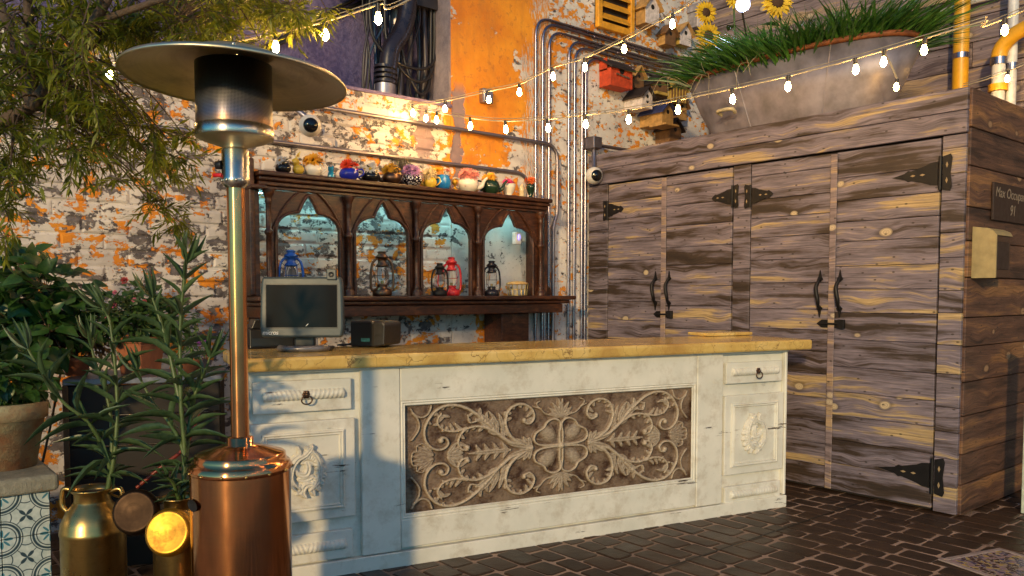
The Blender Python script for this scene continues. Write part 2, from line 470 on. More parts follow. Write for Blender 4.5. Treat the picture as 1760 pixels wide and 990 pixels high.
def tile_material():
    g = NT('patterned_cement_tile')
    o = g.obj()
    sp = g.n('ShaderNodeSeparateXYZ', {0: o})
    S = 0.168
    u = g.M('DIVIDE', sp.outputs[0], S); v = g.M('DIVIDE', sp.outputs[2], S)      # -0.5..0.5 over one tile
    au = g.M('ABSOLUTE', u); av = g.M('ABSOLUTE', v)
    def dist(cx, cy): return g.M('SQRT', g.M('ADD', g.M('POWER', g.M('SUBTRACT', au, cx), 2.0), g.M('POWER', g.M('SUBTRACT', av, cy), 2.0)))
    d = dist(0.5, 0.5)
    def ring(dd, r, w): return g.step(g.M('ABSOLUTE', g.M('SUBTRACT', dd, r)), w, 0.004, 1, 0)
    rings = g.M('MAXIMUM', g.M('MAXIMUM', ring(d, 0.42, 0.012), ring(d, 0.36, 0.026)), ring(d, 0.29, 0.012))
    dm = dist(0.5, 0.0); dm2 = dist(0.0, 0.5); d0 = dist(0.0, 0.0)
    r2 = g.M('MULTIPLY', g.M('MAXIMUM', ring(dm, 0.2, 0.012), ring(dm2, 0.2, 0.012)), g.step(d, 0.43, 0.004))
    rings = g.M('MAXIMUM', rings, r2)
    ang = g.M('ARCTAN2', g.M('SUBTRACT', 0.5, av), g.M('SUBTRACT', 0.5, au))
    pet = g.M('ADD', 0.13, g.M('MULTIPLY', g.M('COSINE', g.M('MULTIPLY', ang, 8.0)), 0.09))
    leafm = g.M('MULTIPLY', g.step(d, pet, 0.008, 1, 0), g.step(d, 0.045, 0.005))
    a2 = g.M('ARCTAN2', v, u)
    pet2 = g.M('ADD', 0.10, g.M('MULTIPLY', g.M('COSINE', g.M('ADD', g.M('MULTIPLY', a2, 4.0), math.pi)), 0.09))
    cen = g.step(d0, pet2, 0.008, 1, 0)
    diag = g.M('MULTIPLY', g.step(g.M('ABSOLUTE', g.M('SUBTRACT', au, av)), 0.012, 0.004, 1, 0), g.step(d, 0.42, 0.004))
    n = g.noise(g.pos(), 30.0, 5.0, 0.6)
    teal = g.mix(n, (0.03, 0.14, 0.20), (0.07, 0.25, 0.32))
    dark = g.mix(n, (0.02, 0.045, 0.06), (0.045, 0.08, 0.10))
    white = g.mix(g.remap(n, 0.35, 0.65, 0, 1), (0.42, 0.50, 0.47), (0.62, 0.68, 0.63))
    c = g.mix(leafm, white, teal)
    c = g.mix(g.M('MAXIMUM', g.M('MAXIMUM', rings, cen), diag), c, dark)
    g.bump(n, 0.1, 0.002)
    return g.out(c, 0.3)
def stucco(name, a, b, scale=30.0, bump=1.0):
    g = NT(name)
    p = g.pos()
    n = g.noise(p, scale, 7.0, 0.7); big = g.noise(p, 2.0, 5.0, 0.6)
    c = g.mix(g.remap(g.M('ADD', g.M('MULTIPLY', n, 0.4), g.M('MULTIPLY', big, 0.6)), 0.38, 0.62, 0, 1), a, b)
    g.bump(n, bump, 0.02)
    return g.out(c, 0.7)

WALL = wall_material()
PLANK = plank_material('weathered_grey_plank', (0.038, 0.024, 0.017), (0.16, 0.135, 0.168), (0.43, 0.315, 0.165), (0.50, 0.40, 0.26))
PLANK_B = plank_material('weathered_brown_plank_dimmed', (0.030, 0.015, 0.010), (0.10, 0.050, 0.032), (0.26, 0.13, 0.055), (0.36, 0.22, 0.12))
PLANK_C = plank_material('weathered_siding', (0.07, 0.05, 0.055), (0.20, 0.155, 0.165), (0.40, 0.28, 0.17), (0.5, 0.4, 0.28))
OAK = dark_wood()
WHITE = white_paint()
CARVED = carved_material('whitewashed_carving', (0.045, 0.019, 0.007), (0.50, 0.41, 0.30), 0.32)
CARVED_W = carved_material('white_carving', (0.42, 0.40, 0.34), (0.72, 0.70, 0.62), 0.9)
MARBLE = marble()
COPPER = metal('brushed_copper', (0.78, 0.34, 0.14), 0.15, 0.85, 0.05)
BRASS = metal('aged_brass', (0.46, 0.31, 0.11), 0.30, 0.0, 0.8, 6.0, (0.07, 0.042, 0.018))
GOLD = metal('bright_brass', (0.58, 0.31, 0.04), 0.45, 0.0, 0.7, 14.0, (0.25, 0.11, 0.03))
STEEL = metal('brushed_steel', (0.66, 0.60, 0.50), 0.24, 0.6, 0.15)
STEEL_D = metal('dull_steel', (0.78, 0.68, 0.46), 0.40, 0.0, 0.3, 6.0)
CONDUIT = metal('galvanized_conduit', (0.34, 0.31, 0.37), 0.27, 0.0, 0.3, 10.0, (0.2, 0.15, 0.12))
CONDUIT_D = metal('grey_conduit', (0.36, 0.33, 0.36), 0.42, 0.0, 0.4, 10.0, (0.15, 0.1, 0.1))
GALV = flat('galvanized_trough', (0.23, 0.215, 0.26), 0.5, 0.5, 0.45, 5.0, 0.15)
IRON = flat('black_iron', (0.007, 0.006, 0.0065), 0.5, 0.0, Specular_IOR_Level=0.3)
BRONZE = metal('dark_bronze', (0.17, 0.10, 0.065), 0.35, 0.0, 0.4)
RUBBER = flat('black_rubber', (0.011, 0.010, 0.013), 0.45)

# ================================================================== THE SETTING
YW = 5.06                                   # face of the old painted wall
c0 = pt_z(1645, 890, 0.0)                   # near bottom corner of the plank cabinet
XC, YS = c0.x, c0.y
BA, BB = pt_z(620, 985, 0.0), pt_z(1350, 871, 0.0)      # two points at the foot of the bar front
bar_dir = (BB - BA); bar_dir.z = 0; bar_dir.normalize()
bar_n = Vector((-bar_dir.y, bar_dir.x, 0))              # away from the camera
BAR_RZ = math.atan2(bar_dir.y, bar_dir.x)
def bar_pt(u, v, back=0.0):
    """pixel -> (s along the front, z) on the bar front plane"""
    d = ray(u, v); P0 = BA + bar_n * back
    t = (P0 - CAM).dot(bar_n) / d.dot(bar_n)
    p = CAM + d * t
    return (p - BA).dot(bar_dir), p.z
S_L = bar_pt(428, 800)[0]
S_R = bar_pt(1352, 750)[0]
BO = BA + bar_dir * S_L; BO.z = 0
def bp(u, v, back=0.0):
    s, z = bar_pt(u, v, back)
    return s - S_L, z
BL = S_R - S_L
print('XC %.2f YS %.2f bar len %.2f rz %.1f' % (XC, YS, BL, math.degrees(BAR_RZ)), 'top', bp(430, 620), bp(1393, 581), bp(1320, 598))

def in_poly(x, y):
    """under the bar or the cabinet"""
    q = Vector((x, y, 0)) - BO
    s, d = q.dot(bar_dir), q.dot(bar_n)
    return (0.05 < s < BL - 0.05 and d > 0.12 and d < 0.5) or (x > XC + 0.06 and y > YS + 0.06) or y > YW

GROUT = stucco('paving_joint', (0.16, 0.10, 0.07), (0.46, 0.33, 0.25), 60.0, 0.6)
PAVER = paver_material()
ground = MB().add([(-60, -60, 0.0), (60, -60, 0.0), (60, 60, 0.0), (-60, 60, 0.0)], [(0, 1, 2, 3)]).build('ground', GROUT)
tag(ground, 'dark brown wet cobbled paving with pale joints', None, None, 'structure')
stones = []
x = 0.4
while x < 8.0:
    w = rng.uniform(0.115, 0.155)
    y = -0.6 + rng.uniform(0, 0.2)
    while y < 5.0:
        l = rng.uniform(0.15, 0.27)
        g_ = 0.0065
        cx, cy = x + w / 2, y + l / 2
        u, v, dep = proj((cx, cy, 0))
        inside = dep > 0.5 and -40 < u < 1800 and v < 1045
        if dep > 0.5 and -500 < u < 2700 and v < 1600 and not in_poly(cx, cy):
            j = lambda: rng.uniform(-0.007, 0.007)
            base = [(x + g_ + j(), y + g_ + j()), (x + w - g_ + j(), y + g_ + j()), (x + w - g_ + j(), y + l - g_ + j()), (x + g_ + j(), y + l - g_ + j())]
            # clip the corners so the outline is irregular
            oc = []
            for k in range(4):
                a, b, c = Vector(base[k - 1]), Vector(base[k]), Vector(base[(k + 1) % 4])
                oc.append(b + (a - b).normalized() * rng.uniform(0.006, 0.022)); oc.append(b + (c - b).normalized() * rng.uniform(0.006, 0.022))
            stones.append((dep if inside else dep + 100, oc, rng.uniform(-0.003, 0.002), (cx, cy)))
        y += l
    x += w
stones.sort(key=lambda s: s[0])
rest = MB()
def stone_geo(mb, oc, dz, cx, cy):
    n = len(oc)
    mid = Vector((cx, cy))
    lo = [(p.x - cx, p.y - cy, -0.012) for p in oc]
    up = [(p.x - cx, p.y - cy, -0.004 + dz) for p in oc]
    inn = [(q.x, q.y, dz) for q in [(p - mid) * 0.90 for p in oc]]
    vs = lo + up + inn
    fs = [(i, (i + 1) % n, (i + 1) % n + n, i + n) for i in range(n)] + [(i + n, (i + 1) % n + n, (i + 1) % n + 2 * n, i + 2 * n) for i in range(n)] + [tuple(range(2 * n, 3 * n))]
    return vs, fs
for i, (dep, oc, dz, (cx, cy)) in enumerate(stones):
    if i < 298:
        m = MB(); vs, fs = stone_geo(m, oc, dz, cx, cy); m.add(vs, fs)
        o = m.build('paving_stone', PAVER, ground, (cx, cy, 0.0055), recalc=False)
    else:
        vs, fs = stone_geo(rest, oc, dz, cx, cy)
        rest.add([(a + cx, b + cy, c) for a, b, c in vs], fs)
if rest.v:
    rest.build('far_paving', PAVER, ground, (0, 0, 0.0055), recalc=False, kind='stuff')
ja, jb = pt_z(1085, 998, 0), pt_z(1520, 852, 0)
jd = (jb - ja).normalized(); jn = Vector((-jd.y, jd.x, 0)) * 0.006
MB().add([ja - jn, ja + jn, jb + jn, jb - jn], [(0, 1, 2, 3)]).build('saw_cut_joint', flat('joint_black', (0.006, 0.005, 0.004), 0.6), ground, (0, 0, 0.0075))

# ------------------------------------------------------------------ old painted wall
XN = pt_y(775, 100, YW).x                  # where the upper plaster wall begins, right of the niche
ZL = 2.735                                 # top of the low brick wall under the niche
wall = empty('painted_wall', (0, YW, 0), 'tall brick and plaster wall with orange and white paint peeling off', 'wall')
def wall_local(x0, x1, y0, y1, z0, z1, name, mat):
    return box(name, x0, x1, y0 - YW, y1 - YW, z0, z1, mat, wall)
wall_local(-2.5, XN - 0.004, YW, YW + 0.30, 0, ZL, 'mortar_backing', WALL)
wall_local(XN - 0.002, 9.0, YW - 0.006, YW + 0.8, 0, 6.0, 'plaster', WALL)
LEDGE = stucco('violet_ledge', (0.10, 0.075, 0.16), (0.22, 0.17, 0.32), 20.0, 0.6)
wall_local(-2.5, XN - 0.004, YW - 0.022, YW + 0.42, ZL + 0.001, ZL + 0.022, 'ledge', LEDGE)
NICHE = stucco('indigo_stucco', (0.055, 0.045, 0.15), (0.22, 0.18, 0.34), 34.0, 1.0)
wall_local(-2.5, XN - 0.004, YW + 0.42, YW + 0.8, ZL - 0.1, 6.0, 'niche_back', NICHE)  # its left stretch is added to hide the sky, standing in for night
REV = stucco('bare_reveal', (0.13, 0.11, 0.15), (0.32, 0.27, 0.30), 18.0, 1.0)
wall_local(XN - 0.02, XN - 0.0025, YW - 0.001, YW + 0.4, ZL + 0.024, 6.0, 'reveal', REV)
nb = 0
zc = 0.86; row = 0
while zc < ZL - 0.03:
    hgt = 0.087
    xx = 0.45 + (0.12 if row % 2 else 0.0)
    while xx < XN - 0.06:
        L = rng.uniform(0.22, 0.265)
        x1 = min(xx + L, XN - 0.008)
        g_ = 0.005
        pr = rng.uniform(0.005, 0.012)
        hx, hz = (x1 - xx) / 2 - g_, hgt / 2 - g_
        jx = [rng.uniform(-0.006, 0.004) for _ in range(8)]
        c = 0.011
        outer = [(-hx, -hz), (hx, -hz), (hx, hz), (-hx, hz)]
        inner = [(-hx + c + jx[0], -hz + c + jx[1]), (hx - c + jx[2], -hz + c + jx[3]), (hx - c + jx[4], hz - c + jx[5]), (-hx + c + jx[6], hz - c + jx[7])]
        dd = [rng.uniform(-0.003, 0.003) for _ in range(4)]
        vs = [(a, 0.004, b) for a, b in outer] + [(a, -pr * 0.45, b) for a, b in outer] + [(a, -pr + dd[k], b) for k, (a, b) in enumerate(inner)]
        fs = [(k, (k + 1) % 4, (k + 1) % 4 + 4, k + 4) for k in range(4)] + [(k + 4, (k + 1) % 4 + 4, (k + 1) % 4 + 8, k + 8) for k in range(4)] + [(8, 9, 10, 11)]
        if nb < 299 and x1 - xx > 0.05:
            MB().add(vs, fs).build('brick', WALL, wall, ((xx + x1) / 2, 0, zc + hgt / 2), recalc=False)
            nb += 1
        xx += L
    zc += hgt + 0.003; row += 1
print('bricks', nb)

# louvred vent high on the wall
vt = empty('louvred_vent', pt_y(1050, 50, YW - 0.01), 'yellow orange louvred shutter vent high on the wall above the bent conduits', 'vent')
YEL = flat('ochre_paint', (0.66, 0.30, 0.02), 0.55)
va, vb = pt_y(1022, 60, YW - 0.01), pt_y(1084, 60, YW - 0.01)
vw = vb.x - va.x
vx0, vx1 = va.x - vt.location.x, vb.x - vt.location.x
box('backing', vx0, vx1, -0.004, 0.002, -0.02, 0.95, flat('vent_black', (0.02, 0.013, 0.01), 0.8), vt)
box('frame', vx0, vx0 + 0.05, -0.05, -0.004, -0.03, 0.95, YEL, vt, 0.004)
box('frame', vx1 - 0.05, vx1, -0.05, -0.004, -0.03, 0.95, YEL, vt, 0.004)
box('frame', vx0 + 0.05, vx1 - 0.05, -0.048, -0.004, -0.03, 0.03, YEL, vt, 0.004)
for k in range(9):
    zz = 0.055 + k * 0.1
    MB().add([(vx0 + 0.05, -0.046, zz), (vx1 - 0.05, -0.046, zz), (vx1 - 0.05, -0.006, zz + 0.055), (vx0 + 0.05, -0.006, zz + 0.055),
              (vx0 + 0.05, -0.046, zz + 0.012), (vx1 - 0.05, -0.046, zz + 0.012), (vx1 - 0.05, -0.006, zz + 0.067), (vx0 + 0.05, -0.006, zz + 0.067)],
             [(0, 1, 2, 3), (4, 5, 6, 7), (0, 1, 5, 4), (1, 2, 6, 5), (2, 3, 7, 6), (3, 0, 4, 7)]).build('slat', YEL, vt)

# plank siding wall behind the cabinet
XB = 6.75
side_wall = empty('siding_wall', (XB, 2.0, 0), 'tall weathered horizontal board wall rising behind the cabinet and trough', 'wall')
box('backing', 0.03, 0.3, -4.5, YW - 2.02, 0, 6.0, flat('siding_black', (0.02, 0.015, 0.014), 0.8), side_wall)
z = 0.01; k = 0
while z < 4.6:
    h = rng.uniform(0.15, 0.20)
    ys = [-4.5, rng.uniform(-1.5, 1.8), YW - 2.03] if z > 2.1 else [-4.5, rng.uniform(-2.5, -1.0), YS - 2.0 - 0.05]
    for a, b in zip(ys[:-1], ys[1:]):
        L = b - a - 0.006
        m = MB().box(-L / 2, L / 2, -0.02, 0.02, -h / 2 + 0.003, h / 2 - 0.003)
        o = m.build('plank', PLANK_C, side_wall, (rng.uniform(0, 0.012), (a + b) / 2, z + h / 2), 0.003, R(90), recalc=False)
    z += h; k += 1

# ------------------------------------------------------------------ plank cabinet
CAB_TOP = pt_x(1672, 148, XC).z
CAB_END = YW - 0.03
cab = empty('storage_cabinet', (XC, YS, 0), 'large weathered grey plank storage cabinet with four tall doors and black iron hardware', 'cabinet', R(90))
# local x runs along the front towards the wall, local y points out of the front
CL = CAB_END - YS
CAB_D = XB - XC - 0.12
def cx(u, v=500): return pt_x(u, v, XC).y - YS
DARKIN = flat('cabinet_inside', (0.012, 0.009, 0.008), 0.8)
box('carcass', 0.03, CL, -CAB_D, -0.035, 0.01, CAB_TOP - 0.03, DARKIN, cab)
def plank(name, L, h, th, mat, parent, loc, rz=0.0, bev=0.003):
    return MB().box(-L / 2, L / 2, -th / 2, th / 2, -h / 2, h / 2).build(name, mat, parent, loc, bev, rz, 1, False)
def plank_col(parent, x0, x1, z0, z1, hs, yf, name='plank', mat=PLANK, org=(0, 0)):
    z = z0; i = 0
    while z < z1 - 0.02:
        h = rng.uniform(*hs)
        if z1 - z - h < 0.07: h = z1 - z
        plank(name, x1 - x0, h - 0.003, 0.03, mat, parent, ((x0 + x1) / 2 - org[0], yf - 0.015 - org[1] + rng.uniform(-0.0025, 0.0025), z + h / 2), 0, 0.0025)
        z += h; i += 1
# door lines on the front, from the photograph
e = [cx(1613), cx(1435), cx(1430), cx(1290), cx(1259), cx(1145), cx(1141), cx(1046)]
z_fas = pt_x(1620, 232, XC).z
Z_D = (z_fas + pt_x(1300, 281, XC).z) / 2
print('cab', CL, CAB_TOP, 'door top', Z_D, 'edges', e)
# fascia boards
fh = (CAB_TOP - Z_D) / 2
for i in range(2):
    plank('fascia_board', CL - 0.002, fh - 0.004, 0.032, PLANK, cab, (CL / 2, 0.004, Z_D + fh * (i + 0.5)), 0, 0.003)
end_stile = empty('end_stile', (0, 0, 0)); end_stile.parent = cab
plank_col(end_stile, 0.004, e[0] - 0.006, 0.015, Z_D - 0.004, (0.13, 0.2), 0.012)
mid = empty('middle_post', (0, 0, 0)); mid.parent = cab
plank_col(mid, e[3] + 0.006, e[4] - 0.006, 0.015, Z_D - 0.004, (0.28, 0.6), 0.012)
far = empty('wall_stile', (0, 0, 0)); far.parent = cab
plank_col(far, e[7] + 0.006, CL, 0.015, Z_D - 0.004, (0.14, 0.2), 0.012)
def handle(parent, x, z, flip=1):
    """wrought pull with spear tips"""
    h = 0.215
    pts = [(x, 0.012, z + h / 2), (x + 0.002 * flip, 0.03, z + h / 2 - 0.03), (x + 0.007 * flip, 0.045, z + 0.045), (x, 0.05, z), (x - 0.007 * flip, 0.045, z - 0.045), (x - 0.002 * flip, 0.03, z - h / 2 + 0.03), (x, 0.012, z - h / 2)]
    P = bez(pts, 6)
    rs = [0.008 + 0.006 * math.sin(math.pi * i / (len(P) - 1)) for i in range(len(P))]
    o = MB().tube(P, rs, 8)
    for sgn in (1, -1):
        zz = z + sgn * (h / 2)
        o.prism([(x - 0.02, zz - 0.012 * sgn), (x - 0.009, zz + 0.008 * sgn), (x, zz + 0.05 * sgn), (x + 0.009, zz + 0.008 * sgn), (x + 0.02, zz - 0.012 * sgn), (x, zz - 0.03 * sgn)], 0.0015, 0.012)
    return o.build('handle', IRON, parent)
def strap_hinge(parent, x, z, d, L=0.22, leaf_d=None):
    """triangular strap pointing d (+1/-1) from the knuckle at x, plate on the other side"""
    out = [(0.012, 0.062), (0.05, 0.058), (0.075, 0.046), (0.15, 0.026), (0.165, 0.03), (0.185, 0.016), (L, 0.0), (0.185, -0.016), (0.165, -0.03), (0.15, -0.026), (0.075, -0.046), (0.05, -0.058), (0.012, -0.062)]
    k = L / 0.22
    m = MB().prism([(x + d * a * k, z + b * k) for a, b in out], 0.0005, 0.006)
    pl = [(0.012, 0.085), (0.05, 0.095), (0.058, 0.075), (0.05, 0.0), (0.058, -0.075), (0.05, -0.095), (0.012, -0.085)]
    m.prism([(x - d * a * k, z + b * k) for a, b in pl], 0.0005, 0.006)
    m.tube([(x, 0.006, z - 0.088 * k), (x, 0.006, z + 0.088 * k)], 0.009 * k, 8)
    o = m.build('hinge', IRON, parent)
    WH = flat('hinge_slot', (0.30, 0.22, 0.12), 0.7)
    sl = MB()
    for (a, b) in ((0.09, 0), (0.14, 0), (-0.033, 0.04), (-0.033, -0.04)):
        ca, cb = x + d * a * k, z + b * k
        hw, hh = (0.014, 0.006) if a > 0 else (0.006, 0.016)
        sl.prism([(ca - hw * k, cb), (ca, cb + hh * k), (ca + hw * k, cb), (ca, cb - hh * k)], 0.006, 0.0068)
    sl.build('slot', WH, o)
    return o
def latch(parent, x, z):
    m = MB().prism([(x + 0.125, z), (x + 0.09, z + 0.026), (x - 0.055, z + 0.026), (x - 0.055, z - 0.026), (x + 0.09, z - 0.026)], 0.0005, 0.008)
    m.tube([(x + 0.09, 0.014, z), (x - 0.05, 0.014, z)], 0.008, 8)
    m.box(x - 0.075, x - 0.03, 0.001, 0.026, z - 0.03, z + 0.03)
    return m.build('latch', IRON, parent, bev=0.002)
# local x grows to the left in the picture (towards the back wall)
hz = [pt_x(1440, 505, XC).z, pt_x(1135, 500, XC).z]
lz = [pt_x(1420, 556, XC).z, pt_x(1135, 540, XC).z]
doors = []
for i, (a, b) in enumerate(((e[0], e[1]), (e[2], e[3]), (e[4], e[5]), (e[6], e[7]))):
    d = empty('door', (0, 0.0, 0)); d.parent = cab
    plank_col(d, a + 0.005, b - 0.005, 0.03, Z_D - 0.012, (0.125, 0.185), 0.014)
    doors.append(d)
for d, x, k in ((doors[0], e[1] - 0.045, 0), (doors[1], e[2] + 0.075, 0), (doors[2], e[5] - 0.045, 1), (doors[3], e[6] + 0.07, 1)):
    h = handle(d, x, hz[k]); h.location = (0, 0.014, 0)
for d, x, k in ((doors[0], e[1] - 0.01, 0), (doors[2], e[5] - 0.01, 1)):
    h = latch(d, x, lz[k]); h.location = (0, 0.015, 0)
for (d, x, z, dr, L) in ((doors[0], e[0], pt_x(1600, 300, XC).z, 1, 0.25), (doors[0], e[0], pt_x(1590, 815, XC).z, 1, 0.27),
                         (doors[1], e[3], pt_x(1285, 338, XC).z, -1, 0.20), (doors[2], e[4], pt_x(1262, 338, XC).z, 1, 0.20),
                         (doors[3], e[7], pt_x(1046, 362, XC).z, -1, 0.20)):
    h = strap_hinge(d, x, z, dr, L); h.location = (0, 0.0155, 0)
for a, b in ((e[1], e[2]), (e[5], e[6])):
    box('astragal', min(a, b) - 0.012, max(a, b) + 0.012, 0.0185, 0.028, 0.03, Z_D - 0.02, PLANK_C, cab, 0.003)
# side of the cabinet: browner planks, its dimmer light partly put into their colour, length along local y
z = 0.012
while z < CAB_TOP - 0.01:
    h = min(rng.uniform(0.17, 0.24), CAB_TOP - z)
    if CAB_TOP - z - h < 0.1: h = CAB_TOP - z
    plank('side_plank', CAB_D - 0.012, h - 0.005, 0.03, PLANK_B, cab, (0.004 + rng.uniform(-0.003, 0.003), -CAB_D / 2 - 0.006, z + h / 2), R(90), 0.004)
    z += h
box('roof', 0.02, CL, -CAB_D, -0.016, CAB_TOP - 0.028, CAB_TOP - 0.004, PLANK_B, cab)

# ================================================================== CARVED RELIEF
def relief(name, W, Hh, nx, nz, strokes, depth, mat, parent, loc, cut=None, tex=0.0, bumps=()):
    """a carved board: a height field of rounded strokes and veined leaves; strokes in metres about the centre"""
    gx = np.linspace(-W / 2, W / 2, nx); gz = np.linspace(-Hh / 2, Hh / 2, nz)
    h = np.zeros((nz, nx))
    dx = gx[1] - gx[0]; dz = gz[1] - gz[0]
    for (P, w, hh, kind) in strokes:
        P = np.asarray(P, float); w = np.asarray(w, float)
        for (px, pz), wi in zip(P, w):
            i0 = max(0, int((px - wi + W / 2) / dx)); i1 = min(nx, int((px + wi + W / 2) / dx) + 2)
            j0 = max(0, int((pz - wi + Hh / 2) / dz)); j1 = min(nz, int((pz + wi + Hh / 2) / dz) + 2)
            if i1 <= i0 or j1 <= j0: continue
            d = np.hypot(gx[None, i0:i1] - px, gz[j0:j1, None] - pz) / max(wi, 1e-5)
            v = np.sqrt(np.clip(1 - d * d, 0, 1)) * hh
            h[j0:j1, i0:i1] = np.maximum(h[j0:j1, i0:i1], v)
        if kind == 'leaf':
            for (px, pz), wi in zip(P, w):
                gw = wi * 0.22
                i0 = max(0, int((px - gw * 2 + W / 2) / dx)); i1 = min(nx, int((px + gw * 2 + W / 2) / dx) + 2)
                j0 = max(0, int((pz - gw * 2 + Hh / 2) / dz)); j1 = min(nz, int((pz + gw * 2 + Hh / 2) / dz) + 2)
                if i1 <= i0 or j1 <= j0: continue
                d = np.hypot(gx[None, i0:i1] - px, gz[j0:j1, None] - pz) / max(gw, 1e-5)
                lim = hh * (0.62 + 0.38 * np.clip(d - 0.4, 0, 1))
                sub = h[j0:j1, i0:i1]
                h[j0:j1, i0:i1] = np.where(d < 1.4, np.minimum(sub, lim), sub)
    for (bx, bz, rx, rz_, hh, an) in bumps:
        u = (gx[None, :] - bx) * math.cos(an) + (gz[:, None] - bz) * math.sin(an)
        v = -(gx[None, :] - bx) * math.sin(an) + (gz[:, None] - bz) * math.cos(an)
        q = (u / rx) ** 2 + (v / rz_) ** 2
        h = np.maximum(h, np.where(q < 1, hh * np.sqrt(np.clip(1 - q, 0, 1)), 0))
    rs = np.random.RandomState(3)
    t = rs.rand(nz, nx)
    for _ in range(2): t = (t + np.roll(t, 1, 0) + np.roll(t, 1, 1) + np.roll(t, -1, 0) + np.roll(t, -1, 1)) / 5
    hd = h * depth + (t - 0.5) * tex
    hd = (hd * 2 + np.roll(hd, 1, 0) + np.roll(hd, -1, 0) + np.roll(hd, 1, 1) + np.roll(hd, -1, 1)) / 6
    X, Z = np.meshgrid(gx, gz)
    co = np.stack([X, -hd, Z], -1).reshape(-1, 3)
    idx = np.arange(nz * nx).reshape(nz, nx)
    q = np.stack([idx[:-1, :-1], idx[:-1, 1:], idx[1:, 1:], idx[1:, :-1]], -1).reshape(-1, 4)
    if cut is not None:
        hm = np.maximum.reduce([h[:-1, :-1], h[:-1, 1:], h[1:, 1:], h[1:, :-1]]).reshape(-1)
        q = q[hm > cut]
    me = bpy.data.meshes.new(name)
    me.from_pydata(co.tolist(), [], q.tolist())
    me.polygons.foreach_set('use_smooth', [True] * len(me.polygons))
    a = me.attributes.new('relief', 'FLOAT', 'POINT')
    a.data.foreach_set('value', h.reshape(-1).astype(np.float32))
    me.materials.append(mat)
    o = bpy.data.objects.new(name, me); COL.objects.link(o)
    o.parent = parent; o.location = loc
    return o
def spl(P, n=16): return [(v.x, v.y) for v in bez([(a, b, 0) for a, b in P], n)]
def dense(P, step):
    P = np.asarray(P, float); d = np.hypot(*np.diff(P, axis=0).T); s = np.r_[0, np.cumsum(d)]
    t = np.linspace(0, s[-1], max(3, int(s[-1] / step)))
    return np.c_[np.interp(t, s, P[:, 0]), np.interp(t, s, P[:, 1])]
def panel_strokes(U):
    """quarter of the scrolling design in units of the half height, mirrored four ways"""
    out = []
    def rope(P, w0, w1, hh=0.75):
        D = dense(spl(P), 0.012); n = len(D)
        out.append((D, np.linspace(w0, w1, n), hh, 'rope'))
        return D
    def leaf(p, ang, L, w, bend=0.0, hh=0.62):
        n = max(6, int(L / 0.013)); t = np.linspace(0, 1, n)
        a = ang + bend * t
        dx = np.cumsum(np.cos(a)) * L / n; dz = np.cumsum(np.sin(a)) * L / n
        out.append((np.c_[p[0] + dx, p[1] + dz], w * np.sin(np.pi * (0.12 + 0.83 * t)) ** 0.8, hh, 'leaf'))
    def leaflets(D, side, t0, t1, k, L, w, lean=0.7, bend=0.8):
        for t in np.linspace(t0, t1, k):
            i = int(t * (len(D) - 2)); d = D[i + 1] - D[i]; a = math.atan2(d[1], d[0])
            leaf(D[i], a + side * lean, L * (0.8 + 0.4 * math.sin(9 * t)), w, side * bend)
    # petal outline of the middle flower
    rope([(0.03, 0.06), (0.03, 0.30), (0.02, 0.52), (0.15, 0.60), (0.29, 0.54), (0.36, 0.42), (0.52, 0.31), (0.55, 0.16), (0.44, 0.05), (0.2, 0.02), (0.06, 0.02)], 0.03, 0.03, 0.8)
    for a in (0.25, 0.5, 0.75, 1.0, 1.25): leaf((0.06, 0.06), a, 0.42, 0.05, 0.0, 0.3)
    # main scroll
    D = rope([(0.60, 0.02), (0.95, 0.12), (1.25, 0.36), (1.60, 0.76), (1.92, 1.0), (2.22, 1.05), (2.46, 0.92), (2.62, 0.62), (2.60, 0.34), (2.46, 0.17), (2.30, 0.15), (2.20, 0.25), (2.24, 0.37), (2.33, 0.38), (2.35, 0.30)], 0.055, 0.03)
    leaflets(D, -1, 0.50, 0.66, 4, 0.17, 0.045)
    leaflets(D, 1, 0.16, 0.34, 5, 0.24, 0.06, 0.5, 0.5)
    leaflets(D, -1, 0.2, 0.3, 3, 0.2, 0.05, 0.5, -0.3)
    out.append(([(2.33, 0.33)], [0.07], 0.85, 'rope'))
    # inner scroll with a ball
    D = rope([(1.12, 0.25), (1.40, 0.47), (1.68, 0.57), (1.92, 0.49), (2.02, 0.28), (1.96, 0.12), (1.84, 0.08)], 0.045, 0.028)
    out.append(([(1.85, 0.14)], [0.065], 0.95, 'rope'))
    leaflets(D, -1, 0.35, 0.8, 5, 0.18, 0.05)
    # leafy scroll between main and inner
    D = rope([(1.86, 0.55), (2.08, 0.50), (2.30, 0.56), (2.40, 0.74), (2.32, 0.90)], 0.04, 0.02)
    leaflets(D, 1, 0.1, 0.9, 6, 0.19, 0.05)
    leaflets(D, -1, 0.5, 0.9, 3, 0.12, 0.04)
    D = rope([(1.45, 0.55), (1.62, 0.68), (1.80, 0.66), (1.84, 0.82)], 0.03, 0.018)
    leaflets(D, 1, 0.2, 0.95, 4, 0.13, 0.04)
    # scroll turned back towards the flower
    D = rope([(0.78, 0.08), (1.02, 0.30), (1.12, 0.60), (1.04, 0.88), (0.82, 0.98), (0.62, 0.88), (0.55, 0.68), (0.64, 0.54), (0.76, 0.58)], 0.05, 0.03)
    out.append(([(0.75, 0.62)], [0.06], 0.85, 'rope'))
    leaflets(D, 1, 0.35, 0.85, 7, 0.19, 0.05)
    leaflets(D, -1, 0.18, 0.4, 3, 0.2, 0.055, 0.6, -0.6)
    # upright leaf spray above the stem
    for a, L in ((1.55, 0.36), (1.3, 0.46), (1.05, 0.5), (0.85, 0.42)): leaf((1.18 + (1.55 - a) * 0.25, 0.46), a, L, 0.06, -0.35)
